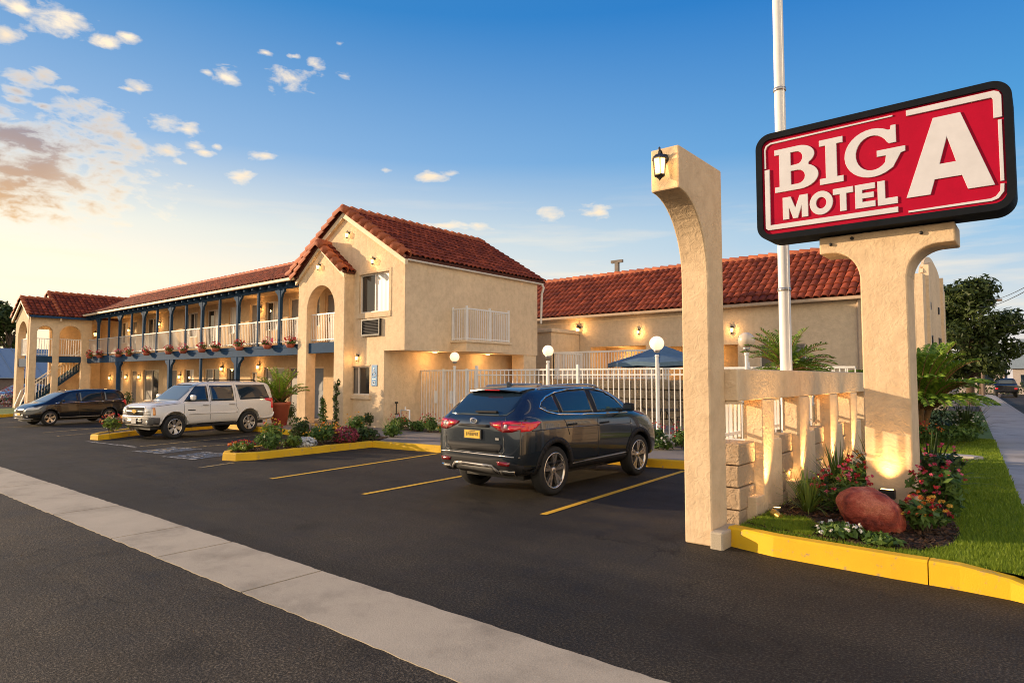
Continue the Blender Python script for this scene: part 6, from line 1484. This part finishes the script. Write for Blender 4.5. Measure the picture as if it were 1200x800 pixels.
t = thing('garden_stone', 'smaller pale stone left of the flat stone on the lawn', 'stone', (-2.2, 16.6, LZ)); m = MB(); m.prism([(-2.5, 16.5), (-2.1, 16.45), (-2.05, 16.65), (-2.4, 16.75)], lambda a, b, d: (a, b, d), LZ-.02, LZ+.06); m.build('block', 'sidewalk', t, bevel=.02)

# grass
def in_poly(px, py, poly):
    c = np.zeros(len(px), bool); n = len(poly)
    for i in range(n):
        x1, y1 = poly[i]; x2, y2 = poly[(i+1) % n]
        if y1 == y2: continue
        k = ((y1 > py) != (y2 > py)) & (px < (x2-x1)*(py-y1)/(y2-y1)+x1); c ^= k
    return c
def grass(name, label, poly, holes, n, x0, x1, y0, y1, z, h, seed=1, near=True):
    rs = np.random.RandomState(seed); x = rs.uniform(x0, x1, n); y = y0+(y1-y0)*(rs.rand(n)**(1.9 if near else 1))
    k = in_poly(x, y, poly)
    for q in holes: k &= ~in_poly(x, y, q)
    x, y = x[k], y[k]; n = len(x); a = rs.uniform(0, 6.283, n); hh = h*(.5+.8*rs.rand(n)); w = .0035+.0011*np.maximum(0, y-7)*(1 if near else 0)+(0 if near else .03)
    b = np.stack([x, y, np.full(n, z)], 1); sd = np.stack([np.cos(a), np.sin(a), np.zeros(n)], 1)*w[:, None] if near else np.stack([np.cos(a), np.sin(a), np.zeros(n)], 1)*w
    tip = b+np.stack([rs.normal(0, .4, n), rs.normal(0, .4, n), np.ones(n)], 1)*hh[:, None]
    v = np.stack([b-sd, b+sd, tip], 1).reshape(-1, 3).tolist(); f = np.arange(3*n).reshape(n, 3).tolist()
    MB().add(v, f).build(name, 'grass', kind='stuff', label=label, cat='grass')
grass('lawn_grass', 'short green lawn beside the pavement below the sign', lawn, [bed], 150000, -3.2, .1, 7.1, 22, LZ-.012, .045, 3)
patch_ = [(-2.72, 7.6), (-2.3, 7.46), (-2.0, 7.42), (-2.05, 7.95), (-2.3, 8.3), (-2.5, 8.2), (-2.72, 8.35)]
grass('bed_grass', 'small grass patch in the bed between arch pillar and boulder', patch_, [], 26000, -2.8, -1.9, 7.3, 8.5, LZ, .045, 4)

# bark mulch
def chips(name, poly, n, z, seed, lab):
    rs = np.random.RandomState(seed); P = np.array(poly); x = rs.uniform(P[:, 0].min(), P[:, 0].max(), n); y = rs.uniform(P[:, 1].min(), P[:, 1].max(), n); k = in_poly(x, y, poly); x, y = x[k], y[k]; n = len(x)
    a = rs.uniform(0, 6.283, n); s = rs.uniform(.008, .03, n)[:, None]; tz = rs.normal(0, .35, (n, 2))
    U = np.stack([np.cos(a), np.sin(a), tz[:, 0]], 1)*s; V = np.stack([-np.sin(a), np.cos(a), tz[:, 1]], 1)*s*.45; C = np.stack([x, y, z+.006+.012*rs.rand(n)], 1)
    v = np.stack([C-U-V, C+U-V*.7, C+U*.9+V, C-U*.8+V*.8], 1).reshape(-1, 3).tolist(); MB().add(v, np.arange(4*n).reshape(n, 4).tolist()).build(name, 'chip', kind='stuff', label=lab, cat='mulch')
chips('bark_mulch', bed, 16000, LZ+.004, 5, 'loose bark mulch in the bed below the sign')
chips('bark_mulch', [(-16.3, 12.2), (-15.95, 10), (-15.2, 8.0), (-14.9, 7.55), (-14.6, 7.38), (-14.35, 7.48), (-14.27, 7.8), (-14.3, 11.3), (-14.9, 12.3)], 7000, .15, 6, 'loose bark mulch in the yellow kerbed island bed')
# ------------------------------------------------------------------ trees and far background
def tree(label, x, y, h, crown, rx, rz_, n, size, seed, lumps=16, leaf='leaf_tree', group=None):
    t = thing('street_tree', label, 'tree', (x, y, 0), group=group); rg = random.Random(seed); m = MB()
    m.tube([(x, y, -.05), (x+.1, y, h*.25), (x-.05, y+.1, h*.5), (x, y, h*.8)], [.28, .22, .15, .05], 10); tips = []
    for k in range(lumps):
        a = rg.uniform(0, 6.28); q = rg.uniform(.25, .95); e = rg.uniform(-.85, 1); s = math.sqrt(max(.05, 1-(e*.9)**2))
        p = (x+rx*q*s*math.cos(a), y+rx*q*s*math.sin(a), crown+rz_*e*.8); tips.append(p)
        b = (x, y, max(h*.2, min(h*.7, p[2]-.25*h))); m.tube([b, ((b[0]+p[0])/2, (b[1]+p[1])/2, (b[2]+p[2])/2+.2), p], [.09, .06, .02], 6)
    m.build('trunk', 'bark', t); c = MB()
    for i, p in enumerate(tips): k = rg.uniform(.26, .44); leaf_cloud(c, p, (rx*k, rx*k, rz_*k*.8), n//lumps, size, seed*13+i, .25, .3)
    c.build('crown', leaf, t); return t
tree('broad dark street tree beyond the curved parapet building', -4.3, 57, 8.6, 5.1, 3.1, 3.9, 16000, .19, 3, 38)
tree('small dark street tree farther down the pavement', -5.3, 84, 6, 3.9, 1.9, 2.0, 2400, .20, 5, 10, 'leaf_dark')
tree('bushy tree behind the grey roof at the far left', -95, 20.6, 11, 7.0, 4.0, 4.2, 3600, .34, 6, 14); tree('second tree at the far left edge, behind the grey roof', -96, 14, 11, 6.5, 4.0, 4.0, 2600, .34, 8, 12)
t = thing('shed_building', 'long low building with blue grey metal roof at the far left', 'building', (-80, 14, 0))
m = MB(); m.box(-92, -78, 4, 27.6, 0, 2.0); m.build('wall', 'far_wall', t); m = MB(); m.prism([(-77.6, 1.9), (-85, 5.0), (-92.4, 1.9), (-92.4, 1.8), (-77.6, 1.8)], XZ(3.6), 0, 24.3)
for k in range(20): m.beam((-77.7, 4.2+k*1.2, 1.98), (-85, 4.2+k*1.2, 5.04), .08, .06)
m.build('roof', 'metal_roof', t)
for y in (6, 10, 14): MB().box(-77.99, -77.95, y, y+1.4, .7, 1.6).build('window', 'glass', t)
t = thing('warehouse', 'blue grey roofed building far down the street', 'building', (0, 92, 0)); m = MB(); m.box(-2.9, 12, 92, 104, 0, 2.9); m.build('wall', 'far_wall_lt', t)
m = MB(); m.prism([(-3.2, 2.9), (-2.4, 6.2), (11.6, 6.2), (12.3, 2.9)], XZ(91.7), 0, 12.8); m.build('roof', 'metal_roof', t)
for k in range(4): MB().box(-2.2+k*2.2, -.8+k*2.2, 91.96, 91.99, .8, 2.2).build('window', 'glass', t)
t = thing('low_house', 'small pale building behind the street trees', 'building', (-6, 98, 0)); m = MB(); m.box(-8.5, -3.9, 98, 106, 0, 3.4); m.build('wall', 'far_wall_lt', t); MB().prism([(-8.9, 3.4), (-6.2, 4.9), (-3.5, 3.4)], XZ(97.6), 0, 8.8).build('roof', 'metal_roof', t)
MB().box(-6.6, -5.0, 97.96, 97.99, 1.0, 2.3).build('window', 'glass', t)
t = thing('far_hedge', 'dark hedge across the end of the street', 'hedge', (-3, 86, 0))
m = MB()
for k in range(16): leaf_cloud(m, (-9+k*1.1, 88, .8), (.9, .6, .9), 110, .16, 300+k, .3)
m.build('foliage', 'leaf_dark', t)
make_far_car('parked_car', 'pale car far down the street past the pickup', (.4, 84, 0), R(175), 'paint_white')
for (p, q, s, lab) in (((-4.8, 75, 9.6), (.35, 18, 4.3), .9, 'highest overhead cable above the pavement'), ((-5.4, 75, 9.0), (.2, 18, 4.1), .9, 'middle overhead cable above the pavement'), ((-3.0, 75, 7.1), (-.1, 18, 3.25), .5, 'lowest overhead cable above the pavement')):
    m = MB(); p, q = Vector(p), Vector(q); m.tube([tuple(p.lerp(q, i/14)-Vector((0, 0, s*.6*(1-(2*i/14-1)**2)))) for i in range(15)], .012, 5); m.build('overhead_cable', 'wire', label=lab, cat='cable', group='overhead cables')
t = thing('utility_pole', 'wooden utility pole carrying the cables far down the street', 'pole', (-4.6, 75, 0)); m = MB(); m.tube([(-4.6, 75, -.05), (-4.6, 75, 9.8)], [.15, .11], 10); m.build('shaft', 'wood', t); MB().box(-5.6, -2.9, 74.92, 75.08, 9.0, 9.2).build('crossarm', 'wood', t)

# ------------------------------------------------------------------ sky, sun, camera
SUN_AZ = (-.900, -.436); SUN_EL = 13
w = bpy.data.worlds.new('World'); scene.world = w; w.use_nodes = True; nt = w.node_tree; bg = nt.nodes['Background']
sky = nt.nodes.new('ShaderNodeTexSky'); sky.sky_type = 'NISHITA'; sky.sun_disc = False; sky.sun_elevation = R(SUN_EL); sky.sun_rotation = math.atan2(SUN_AZ[0], SUN_AZ[1]); sky.altitude = 60; sky.air_density = 1.0; sky.dust_density = 1.6; sky.ozone_density = 1.8
tc = nt.nodes.new('ShaderNodeTexCoord'); D = tc.outputs['Generated']
sep = nt.nodes.new('ShaderNodeSeparateXYZ'); nt.links.new(D, sep.inputs[0]); X_, Y_, Z_ = sep.outputs
el = math_n(nt, 'ARCSINE', Z_); az = math_n(nt, 'ARCTAN2', Y_, math_n(nt, 'MULTIPLY', X_, -1))
comb = nt.nodes.new('ShaderNodeCombineXYZ'); nt.links.new(az, comb.inputs[0]); nt.links.new(el, comb.inputs[1]); AE = comb.outputs[0]
# colour of the clear air by height, cooler away from the sun
sd = math_n(nt, 'ADD', math_n(nt, 'MULTIPLY', X_, SUN_AZ[0]), math_n(nt, 'MULTIPLY', Y_, SUN_AZ[1]))      # cos of azimuth from the sun (near the horizon)
toward = math_n(nt, 'MULTIPLY_ADD', sd, .56, .44, True)
SKYK = SKY_TUNE = dict(nish=.10, air=1.0)
zr = lambda st: ramp(nt, math_n(nt, 'MAXIMUM', Z_, 0), st).outputs[0]
warm = zr([(0, (.78, .58, .32)), (.11, (.78, .63, .43)), (.21, (.60, .56, .45)), (.32, (.20, .30, .44)), (.50, (.03, .155, .345)), (1, (.02, .08, .25))])
cool = zr([(0, (.42, .37, .37)), (.09, (.29, .37, .44)), (.19, (.055, .25, .46)), (.31, (.006, .175, .40)), (.50, (.002, .095, .33)), (1, (.002, .045, .22))])
air = mixc(nt, toward, cool, warm)
nis = nt.nodes.new('ShaderNodeVectorMath'); nis.operation = 'SCALE'; nt.links.new(sky.outputs[0], nis.inputs[0]); nis.inputs['Scale'].default_value = .07
base = mixc(nt, .93, nis.outputs[0], air)
# clouds: clumps at given bearings, edges broken by noise
def ae(d): return math.atan2(d[1], -d[0]), math.asin(d[2])
CL = [((-.88, .22, .42), .075, .030), ((-.89, .19, .42), .05, .02), ((-.90, .18, .39), .03, .018), ((-.87, .27, .41), .035, .014), ((-.83, .40, .40), .035, .018), ((-.78, .47, .41), .062, .028), ((-.76, .49, .43), .02, .012), ((-.74, .53, .42), .025, .010), ((-.88, .31, .37), .03, .013), ((-.91, .20, .35), .04, .02),
      ((-.91, .27, .33), .075, .028), ((-.91, .29, .31), .075, .026), ((-.90, .31, .29), .07, .024), ((-.88, .35, .33), .05, .022), ((-.87, .37, .33), .03, .015), ((-.89, .35, .30), .035, .012), ((-.87, .38, .31), .025, .010), ((-.83, .46, .31), .035, .011), ((-.86, .44, .28), .035, .014), ((-.70, .65, .30), .055, .014), ((-.58, .78, .25), .042, .018), ((-.51, .82, .25), .035, .020), ((-.69, .69, .23), .09, .010),
      ((-.94, .22, .25), .19, .062), ((-.96, .19, .225), .20, .05), ((-.94, .21, .285), .13, .045), ((-.95, .10, .24), .22, .07),
      ((-0.908, 0.217, 0.359), 0.0286, 0.0156), ((-0.921, 0.198, 0.337), 0.026, 0.0104), ((-0.924, 0.199, 0.326), 0.026, 0.0117), ((-0.920, 0.220, 0.325), 0.026, 0.0091), ((-0.906, 0.241, 0.349), 0.0234, 0.0091), ((-0.881, 0.301, 0.365), 0.0182, 0.0065), ((-0.868, 0.392, 0.305), 0.0234, 0.0078), ((-0.859, 0.405, 0.314), 0.0182, 0.0065), ((-0.884, 0.368, 0.288), 0.0208, 0.0078), ((-0.913, 0.301, 0.276), 0.0286, 0.0091), ((-0.921, 0.286, 0.266), 0.026, 0.0078), ((-0.920, 0.295, 0.259), 0.0208, 0.0065), ((-0.730, 0.509, 0.457), 0.0156, 0.0078), ((-0.835, 0.377, 0.400), 0.0208, 0.0078), ((-0.860, 0.291, 0.420), 0.026, 0.0104), ((-0.771, 0.465, 0.435), 0.0156, 0.0052), ((-0.789, 0.435, 0.434), 0.0208, 0.0065), ((-0.739, 0.600, 0.306), 0.0182, 0.0065), ((-0.674, 0.672, 0.305), 0.0234, 0.0078), ((-0.675, 0.701, 0.232), 0.065, 0.0104), ((-0.935, 0.274, 0.223), 0.078, 0.0156), ((-0.947, 0.241, 0.212), 0.091, 0.0156), ((-0.934, 0.209, 0.289), 0.039, 0.0156)]
mask = None
for (d, ra, re) in CL:
    a, e = ae(d); v = nt.nodes.new('ShaderNodeVectorMath'); v.operation = 'SUBTRACT'; nt.links.new(AE, v.inputs[0]); v.inputs[1].default_value = (a, e, 0)
    s = nt.nodes.new('ShaderNodeVectorMath'); s.operation = 'MULTIPLY'; nt.links.new(v.outputs[0], s.inputs[0]); s.inputs[1].default_value = (1/(ra*.86), 1/(re*.9), 0)
    l = nt.nodes.new('ShaderNodeVectorMath'); l.operation = 'LENGTH'; nt.links.new(s.outputs[0], l.inputs[0])
    k = math_n(nt, 'SUBTRACT', 1.2 if ra > .12 else 1.0, l.outputs['Value'])
    mask = k if mask is None else math_n(nt, 'MAXIMUM', mask, k)
mp = nt.nodes.new('ShaderNodeMapping'); nt.links.new(AE, mp.inputs['Vector']); mp.inputs['Scale'].default_value = (1, 2.1, 1)
n1 = noise(nt, mp.outputs[0], 30, 8, .60, .25); n2 = noise(nt, mp.outputs[0], 9, 5, .55)
n3 = noise(nt, mp.outputs[0], 12, 4, .5)
den = math_n(nt, 'ADD', math_n(nt, 'MULTIPLY_ADD', n3, 1.0, mask), math_n(nt, 'MULTIPLY_ADD', n1, 2.5, -2.06))
dens = math_n(nt, 'SMOOTH_MIN', math_n(nt, 'MAXIMUM', math_n(nt, 'MULTIPLY', den, 1.15), 0), 1.0, .2)
dens = math_n(nt, 'MULTIPLY', dens, math_n(nt, 'GREATER_THAN', mask, -.6))
# thin streaks near the warm horizon
mp2 = nt.nodes.new('ShaderNodeMapping'); nt.links.new(AE, mp2.inputs['Vector']); mp2.inputs['Scale'].default_value = (1.2, 11, 1)
st = ramp(nt, noise(nt, mp2.outputs[0], 3.2, 5, .55), [(.50, (0, 0, 0)), (.72, (1, 1, 1))]).outputs[0]
stm = math_n(nt, 'MULTIPLY', st, zr([(.02, (0, 0, 0)), (.09, (.5, .5, .5)), (.20, (.35, .35, .35)), (.30, (0, 0, 0))]))
base = mixc(nt, stm, base, (.66, .53, .37))
# thick parts of the low bank turn grey-mauve, rims stay cream
low = ramp(nt, el, [(.30, (1, 1, 1)), (.42, (0, 0, 0))]).outputs[0]
shade = math_n(nt, 'MULTIPLY', ramp(nt, den, [(.25, (0, 0, 0)), (.75, (1, 1, 1))]).outputs[0], low)
shade = math_n(nt, 'MULTIPLY', shade, ramp(nt, az, [(.24, (1, 1, 1)), (.40, (.15, .15, .15))]).outputs[0])
shc = mixc(nt, ramp(nt, el, [(.19, (0, 0, 0)), (.30, (1, 1, 1))]).outputs[0], (.47, .29, .14), (.22, .185, .195))
ccol = mixc(nt, shade, mixc(nt, n2, (.60, .48, .33), (.64, .56, .44)), shc)
final = mixc(nt, dens, base, ccol)
# unseen warm cloud bank added behind the camera to fill the shaded walls
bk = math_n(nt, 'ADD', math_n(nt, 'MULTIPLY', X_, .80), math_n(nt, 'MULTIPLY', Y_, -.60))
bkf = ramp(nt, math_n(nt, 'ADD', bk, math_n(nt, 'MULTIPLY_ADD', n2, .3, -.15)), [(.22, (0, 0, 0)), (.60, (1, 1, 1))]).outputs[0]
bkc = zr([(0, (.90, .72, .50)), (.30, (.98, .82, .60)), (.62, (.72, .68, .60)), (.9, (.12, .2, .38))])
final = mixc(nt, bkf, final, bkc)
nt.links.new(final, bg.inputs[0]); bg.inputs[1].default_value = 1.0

sun = bpy.data.lights.new('sun', 'SUN'); sun.energy = 3.8; sun.angle = R(.6); sun.color = (1, .73, .45)
so = bpy.data.objects.new('sun', sun); COL.objects.link(so)
sv = Vector((SUN_AZ[0]*math.cos(R(SUN_EL)), SUN_AZ[1]*math.cos(R(SUN_EL)), math.sin(R(SUN_EL)))); so.rotation_euler = sv.to_track_quat('Z', 'Y').to_euler()

cam = bpy.data.cameras.new('camera'); cam.sensor_width = 36; cam.lens = 22.59; cam.clip_end = 3000; cam.clip_start = .05
co = bpy.data.objects.new('camera', cam); COL.objects.link(co); co.location = (0, 0, 1.9); co.rotation_euler = (R(93.2), 0, R(39.7)); scene.camera = co
vs = scene.view_settings; vs.view_transform = 'Standard'; vs.look = 'None'; vs.gamma = 1; vs.use_curve_mapping = False; vs.exposure = .88
scene.cycles.filter_width = 1.0; scene.cycles.use_denoising = True; scene.cycles.max_bounces = 6; scene.cycles.sample_clamp_indirect = 6
